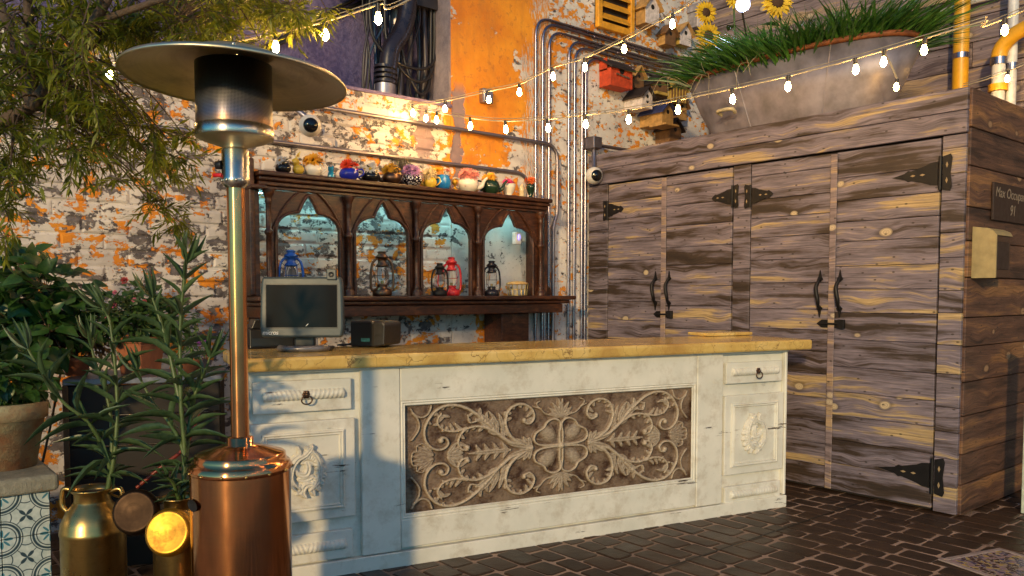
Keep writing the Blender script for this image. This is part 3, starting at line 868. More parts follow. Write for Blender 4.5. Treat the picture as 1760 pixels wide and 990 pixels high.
    # leaves round the root, on the axis and at the shell
    for a, L in ((0.1, 0.5), (0.45, 0.36), (0.8, 0.28), (1.2, 0.22)): leaf((0.60, 0.03), a, L, 0.07, 0.3)
    for x in (1.05, 1.22, 1.4, 1.56): leaf((x, 0.01), 0.55, 0.21, 0.05, 0.8)
    leaf((1.0, 0.0), 0.0, 0.82, 0.07, 0.0)
    for a in (0.05, 0.35, 0.65, 0.95): leaf((2.46, 0.03), a, 0.40 - 0.06 * a, 0.06, 0.0, 0.5)
    rope([(2.86, 0.0), (2.84, 0.12), (2.77, 0.15), (2.76, 0.26), (2.66, 0.30)], 0.022, 0.018, 0.6)
    for a in (2.2, 2.6, 2.95, 3.1): leaf((2.22, 0.02), a, 0.30, 0.06, 0.0)
    # corner arcs
    rope([(2.50, 1.06), (2.56, 0.90), (2.68, 0.84), (2.80, 0.92), (2.86, 1.02)], 0.03, 0.025, 0.6)
    rope([(2.83, 0.93), (2.74, 0.80), (2.72, 0.62), (2.80, 0.46), (2.86, 0.38)], 0.03, 0.025, 0.6)
    # palmette above the flower
    for a, L in ((1.57, 0.42), (1.2, 0.38), (0.85, 0.32), (0.5, 0.26)): leaf((0.0, 0.62), a, L, 0.06, -0.2)
    rope([(0.10, 0.66), (0.3, 0.72), (0.42, 0.84), (0.50, 0.96), (0.42, 1.02)], 0.03, 0.02, 0.6)
    rope([(0.42, 0.84), (0.55, 0.90)], 0.025, 0.02, 0.6)
    full = []
    for P, w, hh, kind in out:
        P = np.asarray(P) * U; w = np.asarray(w) * U
        for sx in (1, -1):
            for sz in (1, -1): full.append((P * (sx, sz), w, hh, kind))
    full.append(([(0, 0)], [0.085 * U], 1.2, 'rope'))
    return full
def medallion_strokes(U, mir):
    out = []
    def leafc(P, w, hh=0.8, kind='leaf'):
        D = dense(spl(P), 0.02); n = len(D); t = np.linspace(0, 1, n)
        out.append((D, w * np.sin(np.pi * (0.15 + 0.8 * t)) ** 0.7, hh, kind))
    for k in range(9):                                   # ragged acanthus tips down the outer side
        a = R(95 + k * 19)
        b = (0.62 * math.cos(a), 0.72 * math.sin(a))
        leafc([(b[0] * 0.78, b[1] * 0.78), b, (b[0] * 1.32 + 0.05 * math.cos(a - 1.2), b[1] * 1.28 - 0.10)], 0.15)
    leafc([(-0.1, 0.95), (-0.45, 0.6), (-0.6, 0.1), (-0.5, -0.4), (-0.15, -0.75)], 0.14, 1.0)
    leafc([(-0.3, 1.0), (-0.05, 0.7), (0.3, 0.5), (0.5, 0.15), (0.5, -0.3), (0.2, -0.65)], 0.13, 1.0)
    leafc([(0.25, 1.0), (0.2, 0.75), (0.5, 0.5), (0.66, 0.1), (0.62, -0.35), (0.3, -0.75)], 0.11, 0.9)
    leafc([(0.0, 0.55), (-0.15, 0.2), (-0.05, -0.1), (0.25, -0.05), (0.35, 0.15)], 0.17, 0.7)
    leafc([(-0.3, -0.2), (0.0, -0.3), (0.3, -0.25)], 0.16, 0.6)
    leafc([(-0.25, -0.5), (0.0, -0.55), (0.1, -0.8), (-0.05, -1.0)], 0.17, 0.9)
    leafc([(0.2, -0.5), (0.15, -0.7), (0.35, -0.85)], 0.13, 0.8)
    leafc([(-0.4, 0.3), (-0.1, 0.45), (0.15, 0.35)], 0.16, 0.55)
    return [(np.asarray(P) * U * (mir, 1), np.asarray(w) * U, hh, k) for P, w, hh, k in out]

# ================================================================== THE BAR
TOPZ = (bp(640, 612, -0.03)[1] + bp(1300, 584, -0.03)[1]) / 2
print('TOPZ', TOPZ)
bar = empty('bar_counter', BO, 'white distressed bar counter with carved wooden front panel and yellow marble top', 'bar', BAR_RZ)
TH = 0.062
ZB = TOPZ - TH                                        # underside of the slab
box('carcass', 0.012, BL - 0.012, 0.034, 0.52, 0.02, ZB - 0.003, WHITE, bar)
xr_top = bp(1393, 590, -0.03)[0]
slab = MB().box(-0.035 - (xr_top) / 2, xr_top / 2, -0.33, 0.32, 0, TH).build('countertop', MARBLE, bar, (xr_top / 2, 0.28, ZB), 0.014, 0, 3, False)
fx0 = bp(1215, 572, 0.50)[0]
box('raised_flap', fx0, xr_top + 0.02, 0.50, 0.70, TOPZ + 0.002, TOPZ + 0.024, MARBLE, bar, 0.006, 2)
# centre frame
xl, xr = bp(622, 800)[0], bp(1242, 740)[0]
pl, pr = bp(690, 790)[0], bp(1197, 745)[0]
zt = (bp(690, 691)[1] + bp(1197, 658)[1]) / 2
zb = (bp(692, 893)[1] + bp(1197, 829)[1]) / 2
z_base = 0.03
box('top_rail', pl - 0.002, pr + 0.002, 0.001, 0.033, zt, ZB - 0.014, WHITE, bar, 0.004)
box('bottom_rail', pl - 0.002, pr + 0.002, 0.001, 0.033, z_base + 0.06, zb, WHITE, bar, 0.004)
box('frame_stile', xl, pl - 0.004, 0.0, 0.033, z_base + 0.05, ZB - 0.013, WHITE, bar, 0.004)
box('frame_stile', pr + 0.004, xr, 0.0, 0.033, z_base + 0.05, ZB - 0.013, WHITE, bar, 0.004)
box('plinth', -0.004, BL + 0.004, -0.006, 0.032, 0.0, z_base + 0.045, WHITE, bar, 0.004)
box('cornice_strip', 0.0, BL, -0.008, 0.03, ZB - 0.012, ZB - 0.001, WHITE, bar, 0.003)
def moulding(name, x0, x1, z0, z1, r, y, mat, parent):
    """picture-frame moulding: four mitred half-round lengths"""
    m = MB(); prof = [(-r, 0.0), (-r * 0.9, -r * 0.7), (-r * 0.3, -r * 1.0), (r * 0.1, -r * 0.45), (r * 0.6, -r * 0.7), (r, 0.0)]
    cs = [(x0, z0, 1, 1), (x1, z0, -1, 1), (x1, z1, -1, -1), (x0, z1, 1, -1)]
    vs = [[Vector((cx_ + sx * d, y + h, cz + sz * d)) for d, h in prof] for cx_, cz, sx, sz in cs]
    n = len(prof); allv = [v for c in vs for v in c]; fs = []
    for k in range(4):
        k2 = (k + 1) % 4
        for i in range(n - 1): fs.append((k * n + i, k * n + i + 1, k2 * n + i + 1, k2 * n + i))
    return m.add(allv, fs).build(name, mat, parent)
moulding('panel_moulding', pl + 0.012, pr - 0.012, zb + 0.012, zt - 0.012, 0.014, 0.016, WHITE, bar)
PW, PH = pr - pl - 0.02, zt - zb - 0.02
U = (PH / 2) * 0.86
kx = (PW / 2 - 0.035) / (2.9 * U)
st = [(np.asarray(P) * (kx, 1.0), w, hh, k) for P, w, hh, k in panel_strokes(U)]
lob = []
for sx in (1, -1):
    for sz in (1, -1): lob.append((sx * 0.27 * U * kx, sz * 0.28 * U, 0.26 * U, 0.17 * U, 0.55, sx * sz * 0.8))
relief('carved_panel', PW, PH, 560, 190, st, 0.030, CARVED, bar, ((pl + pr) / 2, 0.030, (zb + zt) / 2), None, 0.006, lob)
tag(bar.children[-1], 'whitewashed brown carved wood panel of scrolling leaves round a four petal flower')

def gadroon(name, x0, x1, z, r, y, parent, mat=WHITE):
    m = MB(); n = 120; k = 9; vs = []; fs = []
    mid_ = (x0 + x1) / 2
    for i in range(n + 1):
        t = i / n; x = x0 + (x1 - x0) * t
        endr = min(1.0, math.sqrt(max(0.0, 1 - (max(0, abs(2 * t - 1) - 0.93) / 0.07) ** 2)) + 0.02)
        for j in range(k):
            a = math.pi * j / (k - 1)
            rid = 1 - 0.16 * abs(math.sin((x - mid_) * 150 + (a - 1.5) * 1.1 * (1 if x > mid_ else -1)))
            rr = r * endr * (rid if 0 < j < k - 1 else 1)
            vs.append((x, y - rr * math.sin(a) * 1.0, z + rr * math.cos(a)))
    for i in range(n):
        for j in range(k - 1):
            b = i * k + j; fs.append((b, b + 1, b + k + 1, b + k))
    m.add(vs, fs, True)
    return m.build(name, mat, parent)
def ring_pull(parent, x, z, y):
    m = MB()
    for k in range(6):
        a = k * math.pi / 3
        m.ball((x + 0.011 * math.cos(a), y, z + 0.011 * math.sin(a)), 0.009, 8, 5, (1, 0.6, 1))
    m.ball((x, y - 0.006, z), 0.009, 8, 5)
    m.tube([(x + 0.024 * math.sin(t) * (1.0), y - 0.010, z - 0.024 - 0.020 * math.cos(t) ) for t in [2 * math.pi * i / 18 for i in range(18)]], 0.0035, 6, closed=True)
    return m.build('ring_pull', BRONZE, parent)
def cupboard_unit(x0, x1, ua, ub, pulls, mir):
    """three stacked fronts: drawer, carved door, drawer. ua/ub give the picture lines"""
    w = x1 - x0
    zs = [bp(ua, v)[1] for v in ub]
    d1 = empty('drawer', (0, 0, 0)); d1.parent = bar
    box('drawer_front', x0 + 0.02, x1 - 0.02, 0.006, 0.033, zs[1], zs[0], WHITE, d1, 0.005, 2)
    zc_ = (zs[0] + zs[1]) / 2 + 0.006
    gadroon('carved_grip', x0 + 0.06, x1 - 0.05, zc_, 0.025, 0.007, d1)
    if pulls: ring_pull(d1, (x0 + x1) / 2 + 0.01, zc_ + 0.003, -0.013)
    dr = empty('cupboard_door', (0, 0, 0)); dr.parent = bar
    box('door_board', x0 + 0.008, x1 - 0.006, 0.002, 0.033, zs[3], zs[2], WHITE, dr, 0.005, 2)
    mw = 0.07 if w > 0.45 else 0.055
    moulding('door_moulding', x0 + mw, x1 - mw, zs[3] + 0.06, zs[2] - 0.06, 0.013, 0.002, WHITE, dr)
    Um = min(w * 0.30, (zs[2] - zs[3]) * 0.25)
    relief('carved_wreath', Um * 2.9, Um * 2.9, 120, 120, medallion_strokes(Um, mir), 0.034, CARVED_W, dr, ((x0 + x1) / 2, 0.0022, (zs[2] + zs[3]) / 2), 0.06)
    d2 = empty('drawer', (0, 0, 0)); d2.parent = bar
    box('drawer_front', x0 + 0.02, x1 - 0.02, 0.006, 0.033, zs[5], zs[4], WHITE, d2, 0.005, 2)
    gadroon('carved_grip', x0 + 0.06, x1 - 0.05, (zs[4] + zs[5]) / 2, 0.025, 0.007, d2)
cupboard_unit(0.0, bp(613, 800)[0], 560, (652, 706, 722, 893, 915, 964), True, -1)
cupboard_unit(bp(1244, 740)[0], BL - 0.02, 1295, (622, 658, 678, 812, 832, 860), True, 1)
box('end_stile', BL - 0.019, BL, 0.0, 0.033, z_base + 0.05, ZB - 0.013, WHITE, bar, 0.004)

# ================================================================== THE GOTHIC BACK BAR
YH = YW - 0.24                                 # front of the arcade
def hx(u, v=430): return pt_y(u, v, YH).x
HX0, HX1 = hx(442), hx(938)
ZT = (pt_y(480, 292, YH - 0.05).z + pt_y(920, 343, YH - 0.05).z) / 2       # top of the cornice
ZSH = (pt_y(620, 508, YH - 0.09).z + pt_y(940, 509, YH - 0.09).z) / 2       # top of the deep shelf
print('hutch', HX0, HX1, ZT, ZSH)
hut = empty('back_bar_shelf', ((HX0 + HX1) / 2, YH, 0), 'carved dark oak gothic back bar shelf with four trefoil arches', 'shelf')
HC = (HX0 + HX1) / 2
def hb(name, x0, x1, y0, y1, z0, z1, bev=0.004, seg=2, parent=None): return box(name, x0 - HC, x1 - HC, y0, y1, z0, z1, OAK, parent or hut, bev, seg)
# cornice of stepped mouldings
hb('cornice', HX0 - 0.01, HX1 + 0.01, -0.075, 0.225, ZT - 0.03, ZT, 0.008, 3)
hb('cornice_moulding', HX0, HX1, -0.055, 0.21, ZT - 0.058, ZT - 0.031, 0.010, 3)
hb('cornice_moulding', HX0 + 0.004, HX1 - 0.004, -0.035, 0.20, ZT - 0.085, ZT - 0.059, 0.006)
hb('cornice_moulding', HX0 + 0.006, HX1 - 0.006, -0.018, 0.19, ZT - 0.105, ZT - 0.086, 0.004)
hb('deep_shelf', HX0 - 0.05, hx(972, 520) + 0.0, -0.13, 0.225, ZSH - 0.032, ZSH, 0.010, 3)
hb('shelf_moulding', HX0 - 0.03, hx(965, 520), -0.105, 0.21, ZSH - 0.062, ZSH - 0.033, 0.012, 3)
hb('shelf_apron', HX0 - 0.015, hx(955, 520), -0.085, 0.20, ZSH - 0.135, ZSH - 0.063, 0.006)
for (ua, ub) in ((447, 470), (858, 905)):
    hb('support_leg', hx(ua, 560), hx(ub, 560), -0.03, 0.19, 0.02, ZSH - 0.136, 0.006)
cols = [hx(460), hx(597), hx(713), hx(819), hx(926)]
ZA = [pt_y(530, 334, YH).z, pt_y(655, 348, YH).z, pt_y(765, 357, YH).z, pt_y(868, 366, YH).z]
za = sum(ZA) / 4
zcusp = (pt_y(514, 363, YH).z + pt_y(640, 375, YH).z) / 2
zsp = (pt_y(477, 394, YH).z + pt_y(607, 402, YH).z) / 2
for k in range(4):
    a, b = cols[k], cols[k + 1]
    bay = empty('arch_bay', ((a + b) / 2 - HC, 0, 0)); bay.parent = hut
    hw = (b - a) / 2; wo = hw * 0.80
    def oz(x):
        t = abs(x) / wo
        if t >= 1: return zsp
        if t > 0.30: return zsp + (zcusp - zsp) * math.sqrt(max(0, 1 - ((t - 0.30) / 0.70) ** 2))
        return zcusp + 0.004 + (za - zcusp) * (1 - (t / 0.30) ** 1.45)
    xs = sorted(set([wo * s * i / 44 for i in range(45) for s in (1, -1)] + [hw - 0.004, -hw + 0.004]))
    n = len(xs); ztop = ZT - 0.107
    fr = [(x, 0.0, oz(x)) for x in xs] + [(x, 0.0, ztop) for x in xs]
    bk = [(x, 0.03, z) for x, _, z in fr]
    fs = []
    for i in range(n - 1):
        fs += [(i, i + 1, n + i + 1, n + i), (2 * n + i, 3 * n + i, 3 * n + i + 1, 2 * n + i + 1), (i, 2 * n + i, 2 * n + i + 1, i + 1)]
    MB().add(fr + bk, fs).build('arch_board', OAK, bay)
    for s in (-1, 1):
        MB().box(min(s * wo, s * (hw - 0.004)), max(s * wo, s * (hw - 0.004)), 0.0, 0.03, ZSH + 0.001, zsp - 0.001).build('jamb', OAK, bay)
    edge = [(-wo, -0.004, ZSH + 0.002)] + [(x, -0.004, oz(x)) for x in xs if abs(x) <= wo] + [(wo, -0.004, ZSH + 0.002)]
    MB().tube(edge, 0.011, 6).build('arch_moulding', OAK, bay)
    hood = []
    for i in range(33):
        t = -1 + i / 16; x = hw * 0.90 * t
        hood.append((x, -0.006, zsp - 0.02 + (za + 0.045 - zsp + 0.02) * (1 - abs(t) ** 1.7) ** 0.85))
    MB().tube(hood, 0.008, 6).build('hood_moulding', OAK, bay)
    SP = OAK
for k, x in enumerate(cols):
    H0, H1 = ZSH + 0.001, ZT - 0.106
    r = 0.017
    prof = [(0.036, 0), (0.036, 0.03), (0.030, 0.035), (0.026, 0.05), (0.03, 0.055), (r, 0.07)]
    Hm = H0 + (H1 - H0) * 0.60 - H0
    prof += [(r, Hm - 0.02), (0.024, Hm - 0.012), (0.028, Hm), (0.024, Hm + 0.012), (r, Hm + 0.02)]
    Ht = H1 - H0
    prof += [(r, Ht - 0.085), (0.022, Ht - 0.075), (0.018, Ht - 0.065), (0.026, Ht - 0.04), (0.036, Ht - 0.02), (0.036, Ht)]
    lathe('colonnette', prof, OAK, hut, 14, (x - HC, -0.022, H0))
# end panels, with a scrolled bracket towards the shelf end
for s, x in ((-1, HX0), (1, HX1)):
    hb('end_panel', x - 0.018, x + 0.018, 0.0, 0.225, ZSH + 0.001, ZT - 0.107, 0.004)
    out = [(0.0, 0.0), (s * 0.11, 0.0), (s * 0.10, 0.05), (s * 0.055, 0.09), (s * 0.035, 0.15), (s * 0.045, 0.24), (s * 0.03, 0.30), (s * 0.0, 0.33)]
    if s > 0:
        MB().prism([(a_, b_) for a_, b_ in out], 0.06, 0.10).build('scroll_bracket', OAK, hut, (x - HC + s * 0.019, 0, ZSH + 0.002), 0.004)
hb('corner_post', HX0 - 0.055, HX0 - 0.019, -0.03, 0.2, ZSH + 0.001, ZT + 0.075, 0.012, 3)
hb('corner_cap', HX0 - 0.065, HX0 + 0.03, -0.09, 0.03, ZT - 0.115, ZT - 0.09, 0.006)
# cool strip light tucked under the cornice behind the arches
led = empty('led_strip', (HC, YH + 0.13, ZT - 0.112), 'cool blue light strip hidden under the cornice behind the arches', 'strip light')
box('channel', HX0 + 0.05 - HC, HX1 - 0.05 - HC, -0.012, 0.012, 0.0, 0.006, flat('led_channel', (0.5, 0.5, 0.5), 0.4, 0.5), led)
LED = emit('led_cyan', (0.30, 0.70, 0.70), 9.0)
box('diffuser', HX0 + 0.05 - HC, HX1 - 0.05 - HC, -0.008, 0.008, -0.004, -0.0005, LED, led)
# little charger with a blue light on the end panel
ch = empty('plug_in_light', pt_y(890, 410, YH + 0.08), 'small white device with a glowing blue light under the last arch', 'device')
box('housing', -0.035, 0.02, -0.02, 0.03, -0.045, 0.05, flat('white_plastic', (0.6, 0.6, 0.62), 0.4), ch, 0.006, 2)
MB().ball((-0.006, -0.021, 0.01), 0.013, 10, 6, (0.7, 0.5, 1.7)).build('indicator', emit('led_blue', (0.02, 0.03, 1.0), 1.6), ch)

# ================================================================== LANTERNS
CLEAR = glass('lantern_glass')
def lantern(u, h, mat, label, base_v=507, yoff=-0.02):
    p = pt_y(u, base_v, YH + yoff); p.z = ZSH
    t = empty('hurricane_lantern', p, label, 'lantern', R(-20), 'lanterns on the back bar shelf')
    k = h / 0.30
    S = lambda prof: [(r * k, z * k) for r, z in prof]
    lathe('fuel_tank', S([(0.001, 0), (0.062, 0), (0.066, 0.012), (0.066, 0.03), (0.058, 0.046), (0.035, 0.055), (0.034, 0.068), (0.04, 0.074), (0.03, 0.08), (0.001, 0.08)]), mat, t, 20)
    lathe('globe', S([(0.030, 0.08), (0.042, 0.10), (0.047, 0.125), (0.042, 0.16), (0.031, 0.195)]), CLEAR, t, 18)
    lathe('chimney', S([(0.033, 0.195), (0.042, 0.20), (0.036, 0.212), (0.028, 0.22), (0.028, 0.25), (0.046, 0.256), (0.046, 0.262), (0.026, 0.278), (0.026, 0.288), (0.034, 0.292), (0.018, 0.30), (0.001, 0.30)]), mat, t, 18)
    for s in (-1, 1):
        P = bez([(s * 0.05, 0, 0.03), (s * 0.072, 0, 0.05), (s * 0.076, 0, 0.13), (s * 0.066, 0, 0.21), (s * 0.044, 0, 0.242), (s * 0.026, 0, 0.245)], 5)
        tube('side_tube', [v * k for v in P], 0.0085 * k, mat, t, 8)
    tube('wick', [(0, 0, 0.08 * k), (0, 0, 0.105 * k)], 0.009 * k, BRASS, t, 8)
    P = [(0.060 * k * math.cos(a), 0.03 * k, (0.235 + 0.0 * a) * k - 0.045 * k * math.sin(a)) for a in [math.pi * i / 12 for i in range(13)]]
    tube('bail', P, 0.0022 * k, IRON, t, 5)
    cage = MB()
    for a in (0.6, 2.5, 3.8, 5.6):
        cage.tube([(0.046 * k * math.cos(a), 0.046 * k * math.sin(a), z * k) for z in (0.078, 0.125, 0.198)], 0.0018 * k, 5)
    cage.tube([(0.05 * k * math.cos(a), 0.05 * k * math.sin(a), 0.135 * k) for a in [2 * math.pi * i / 16 for i in range(16)]], 0.0018 * k, 5, closed=True)
    cage.build('globe_guard', mat, t)
    return t
lantern(501, 0.29, flat('blue_enamel', (0.015, 0.09, 0.42), 0.25, 0.2), 'blue enamel hurricane lantern standing behind the touch screen terminal')
lantern(657, 0.305, BRONZE, 'tall bronze hurricane lantern standing alone in the second arch', 507)
lantern(756, 0.235, IRON, 'small black hurricane lantern standing in front of the red one', 508, -0.06)
lantern(776, 0.285, flat('red_enamel', (0.52, 0.018, 0.022), 0.25, 0.1), 'red enamel hurricane lantern in the third arch', 507, 0.05)
lantern(845, 0.265, flat('black_enamel', (0.02, 0.018, 0.025), 0.22, 0.3), 'black hurricane lantern standing alone in the fourth arch', 507)
# wire basket
p = pt_y(889, 505, YH + 0.02); p.z = ZSH
wb = empty('wire_basket', p, 'small round gold wire basket at the end of the shelf', 'basket')
WIRE = metal('gold_wire', (0.75, 0.55, 0.2), 0.3)
m = MB()
for z, r in ((0.004, 0.075), (0.05, 0.082), (0.09, 0.085)):
    m.tube([(r * math.cos(a), r * math.sin(a), z) for a in [2 * math.pi * i / 24 for i in range(24)]], 0.003, 5, closed=True)
m.build('hoop', WIRE, wb)
m = MB()
for i in range(14):
    a = 2 * math.pi * i / 14
    m.tube([(0.075 * math.cos(a), 0.075 * math.sin(a), 0.004), (0.085 * math.cos(a), 0.085 * math.sin(a), 0.09)], 0.0022, 5)
m.build('upright_wires', WIRE, wb, kind='stuff')
lathe('wicker_lid', [(0.001, 0.115), (0.05, 0.112), (0.088, 0.098), (0.09, 0.09), (0.084, 0.088)], flat('wicker', (0.45, 0.28, 0.10), 0.7, 0, 0.4, 60), wb, 20)

# ================================================================== TEAPOTS AND FLOWERS ON TOP
def flower_mesh(kind, col, cen):
    pm = leaf_material('petal_' + kind + '_%d' % len(bpy.data.materials), tuple(c * 0.7 for c in col), col, 0.2, 0.6)
    cm = flat('centre_%d' % len(bpy.data.materials), cen, 0.8)
    m = MB()
    layers = {'daisy': [(14, 0.1, 1.0)], 'mum': [(13, -0.15, 1.0), (11, 0.45, 0.85), (9, 0.9, 0.65), (5, 1.3, 0.5)], 'rose': [(8, 0.3, 1.0), (6, 0.8, 0.8), (4, 1.2, 0.6)], 'sun': [(22, 0.05, 1.0), (18, 0.3, 0.85)]}[kind]
    w = {'daisy': 0.30, 'mum': 0.30, 'rose': 0.75, 'sun': 0.26}[kind]
    for n, el, L in layers:
        for i in range(n):
            a = 2 * math.pi * (i + rng.uniform(-0.2, 0.2)) / n; e2 = el + rng.uniform(-0.15, 0.15)
            d = Vector((math.cos(a) * math.cos(e2), math.sin(a) * math.cos(e2), math.sin(e2)))
            r0 = 0.22 if kind != 'sun' else 0.36
            m.leaf(d * r0 * (1 if el < 1 else 0.3), d, Vector((0, 0, 1)) if el < 1 else Vector((-math.cos(a), -math.sin(a), 0.3)), L * (1 - r0), w, 3, -0.15 if kind == 'rose' else 0.15, 0.2)
    nf = len(m.f)
    if kind in ('daisy', 'sun'):
        r = 0.26 if kind == 'daisy' else 0.42
        m.ball((0, 0, 0.02), r, 12, 6, (1, 1, 0.45))
    o = m.build('flower', pm, recalc=False)
    me = o.data; me.materials.append(cm)
    for i in range(nf, len(me.polygons)): me.polygons[i].material_index = 1
    bpy.data.objects.remove(o)
    return me
FM = {}
def flower(parent, kind, col, cen, loc, r, aim):
    key = (kind, col, cen)
    if key not in FM: FM[key] = flower_mesh(kind, col, cen)
    o = bpy.data.objects.new('flower', FM[key]); COL.objects.link(o)
    o.parent = parent; o.location = loc; o.scale = (r, r, r)
    q = Vector(aim).normalized().to_track_quat('Z', 'Y') @ Matrix.Rotation(rng.uniform(0, 6), 4, 'Z').to_quaternion()
    o.rotation_euler = q.to_euler()
    return o
TOCAM = Vector((-0.62, -0.78, 0.0))
LEAFD = leaf_material('posy_leaf', (0.03, 0.07, 0.015), (0.08, 0.15, 0.03))
def posy(t, z, r, kind, col, cen, n=5, fr=0.032, up=0.7, green=True):
    for i in range(n):
        a = 2 * math.pi * i / n + 0.5; q = 0.0 if i == n - 1 and n > 3 else r * rng.uniform(0.6, 1.0)
        loc = (q * math.cos(a), q * math.sin(a), z + fr * 0.5 + (0.35 * r if q == 0 else rng.uniform(-0.1, 0.2) * r))
        aim = Vector((math.cos(a) * q / max(r, 1e-4), math.sin(a) * q / max(r, 1e-4), up)) + TOCAM * 0.8
        flower(t, kind, col, cen, loc, fr * rng.uniform(1.15, 1.45), aim)
    if green:
        m = MB()
        for i in range(16):
            a = rng.uniform(0, 6.28); d = Vector((math.cos(a), math.sin(a), rng.uniform(-0.1, 0.9)))
            m.leaf(Vector((0, 0, z)) + d * r * 0.4, d, Vector((0, 0, 1)), r * rng.uniform(0.6, 1.0), r * 0.35, 2)
        m.build('foliage', LEAFD, t, recalc=False, kind='stuff')
ZTOP = ZT
def shelf_point(u, yo=-0.005):
    p = pt_y(u, 310, YH + yo); p.z = ZTOP + 0.0005
    return p
def px2m(n, p): return n * proj(p)[2] / FPX
def pot_body(t, w, h, mat, style='round', n=24):
    r = w / 2
    P = {'round': [(0.55, 0), (0.60, 0.03), (0.85, 0.2), (1.0, 0.45), (0.92, 0.72), (0.66, 0.92), (0.52, 1.0), (0.46, 0.98), (0.46, 0.9)],
         'squat': [(0.62, 0), (0.66, 0.04), (0.95, 0.3), (1.0, 0.55), (0.85, 0.85), (0.6, 1.0), (0.52, 0.96)],
         'jar': [(0.62, 0), (0.8, 0.06), (1.0, 0.35), (1.0, 0.6), (0.85, 0.85), (0.75, 1.0), (0.68, 0.97)],
         'cup': [(0.45, 0), (0.5, 0.05), (0.48, 0.1), (0.75, 0.35), (0.92, 0.7), (1.0, 1.0), (0.94, 0.98), (0.88, 0.9)],
         'vase': [(0.5, 0), (0.55, 0.04), (0.4, 0.1), (0.8, 0.45), (1.0, 0.7), (0.85, 0.85), (0.6, 0.9), (0.8, 1.0), (0.72, 0.98)]}[style]
    return lathe('body', [(a * r, b * h) for a, b in P], mat, t, n)
def spout(t, w, h, mat, side):
    s = side
    P = bez([(s * w * 0.40, -0.0, h * 0.30), (s * w * 0.62, 0, h * 0.42), (s * w * 0.72, 0, h * 0.75), (s * w * 0.88, 0, h * 1.0)], 5)
    n = len(P)
    tube('spout', P, [w * (0.13 - 0.075 * i / (n - 1)) for i in range(n)], mat, t, 10)
def loop_handle(t, w, h, mat, side, top=False):
    s = side
    if top:
        P = bez([(-w * 0.32, 0, h * 0.85), (-w * 0.36, 0, h * 1.25), (0, 0, h * 1.55), (w * 0.36, 0, h * 1.25), (w * 0.32, 0, h * 0.85)], 6)
    else:
        P = bez([(s * w * 0.40, 0, h * 0.85), (s * w * 0.66, 0, h * 0.92), (s * w * 0.72, 0, h * 0.55), (s * w * 0.44, 0, h * 0.22)], 6)
    tube('handle', P, w * 0.045, mat, t, 8)
GLOSS = dict(rough=0.14)
C_WHITE = flat('white_china', (0.68, 0.64, 0.56), 0.14, 0, 0.06)
C_BLACK = flat('black_china', (0.010, 0.009, 0.010), 0.12)
C_COBALT = flat('cobalt_china', (0.012, 0.022, 0.33), 0.12)
C_BLUE = flat('sky_blue_china', (0.012, 0.17, 0.48), 0.14)
C_GREEN = flat('bottle_green_china', (0.010, 0.028, 0.014), 0.12)
C_YEL = flat('yellow_china', (0.60, 0.42, 0.05), 0.2)
C_CREAM = flat('cream_china', (0.62, 0.50, 0.30), 0.25)
C_CLAY = flat('brown_clay', (0.10, 0.04, 0.02), 0.25)
def speckled(name, a, b, sc, thr):
    g = NT(name); v = g.n('ShaderNodeTexVoronoi', {'Vector': g.obj(), 'Scale': sc}).outputs[0]
    return g.out(g.mix(g.step(v, thr, 0.03), b, a), 0.15)
C_SPECK = speckled('speckled_china', (0.015, 0.012, 0.018), (0.7, 0.66, 0.66), 75.0, 0.42)
GRP = 'teapots and flower pots along the top of the back bar'
def pot(u, wpx, hpx, mat, style, label, cat='teapot', name='teapot', sp=0, hd=0, toph=False, fl=None, yo=-0.005):
    p = shelf_point(u, yo); w, h = px2m(wpx, p), px2m(hpx, p)
    t = empty(name, p, label, cat, R(-30), GRP)
    pot_body(t, w, h, mat, style)
    if sp: spout(t, w, h, mat, sp)
    if hd or toph: loop_handle(t, w, h, mat, hd, toph)
    if fl: posy(t, h * 0.95, w * fl[0], *fl[1:])
    return t
pot(487, 27, 17, C_BLACK, 'squat', 'small black round pot of white blossom at the hutch corner post', 'flower pot', 'flower_pot', fl=(0.45, 'daisy', (0.66, 0.62, 0.56), (0.5, 0.25, 0.03), 5, 0.026))
# yellow duckling
p = shelf_point(513); t = empty('duck_figurine', p, 'small yellow ceramic duckling beside the big white teapot', 'figurine', R(-50), GRP)
k = px2m(1, p)
MB().ball((0, 0, 9 * k), 9 * k, 14, 8, (1.15, 1, 1)).build('body', C_YEL, t)
MB().ball((-5 * k, 0, 22 * k), 7 * k, 12, 8).build('head', C_YEL, t)
MB().ball((-12 * k, 0, 21 * k), 3 * k, 8, 6, (1.5, 1, 0.6)).build('beak', flat('beak_orange', (0.6, 0.2, 0.02), 0.3), t)
flower(t, 'daisy', (0.66, 0.5, 0.06), (0.3, 0.1, 0.02), (0, 0, 33 * k), 9 * k, TOCAM + Vector((0, 0, 0.6)))
t = pot(539, 31, 22, C_WHITE, 'round', 'large white china teapot with long spout and orange lilies', sp=-1, hd=1, fl=(0.42, 'mum', (0.78, 0.38, 0.02), (0.4, 0.2, 0.02), 6, 0.04))
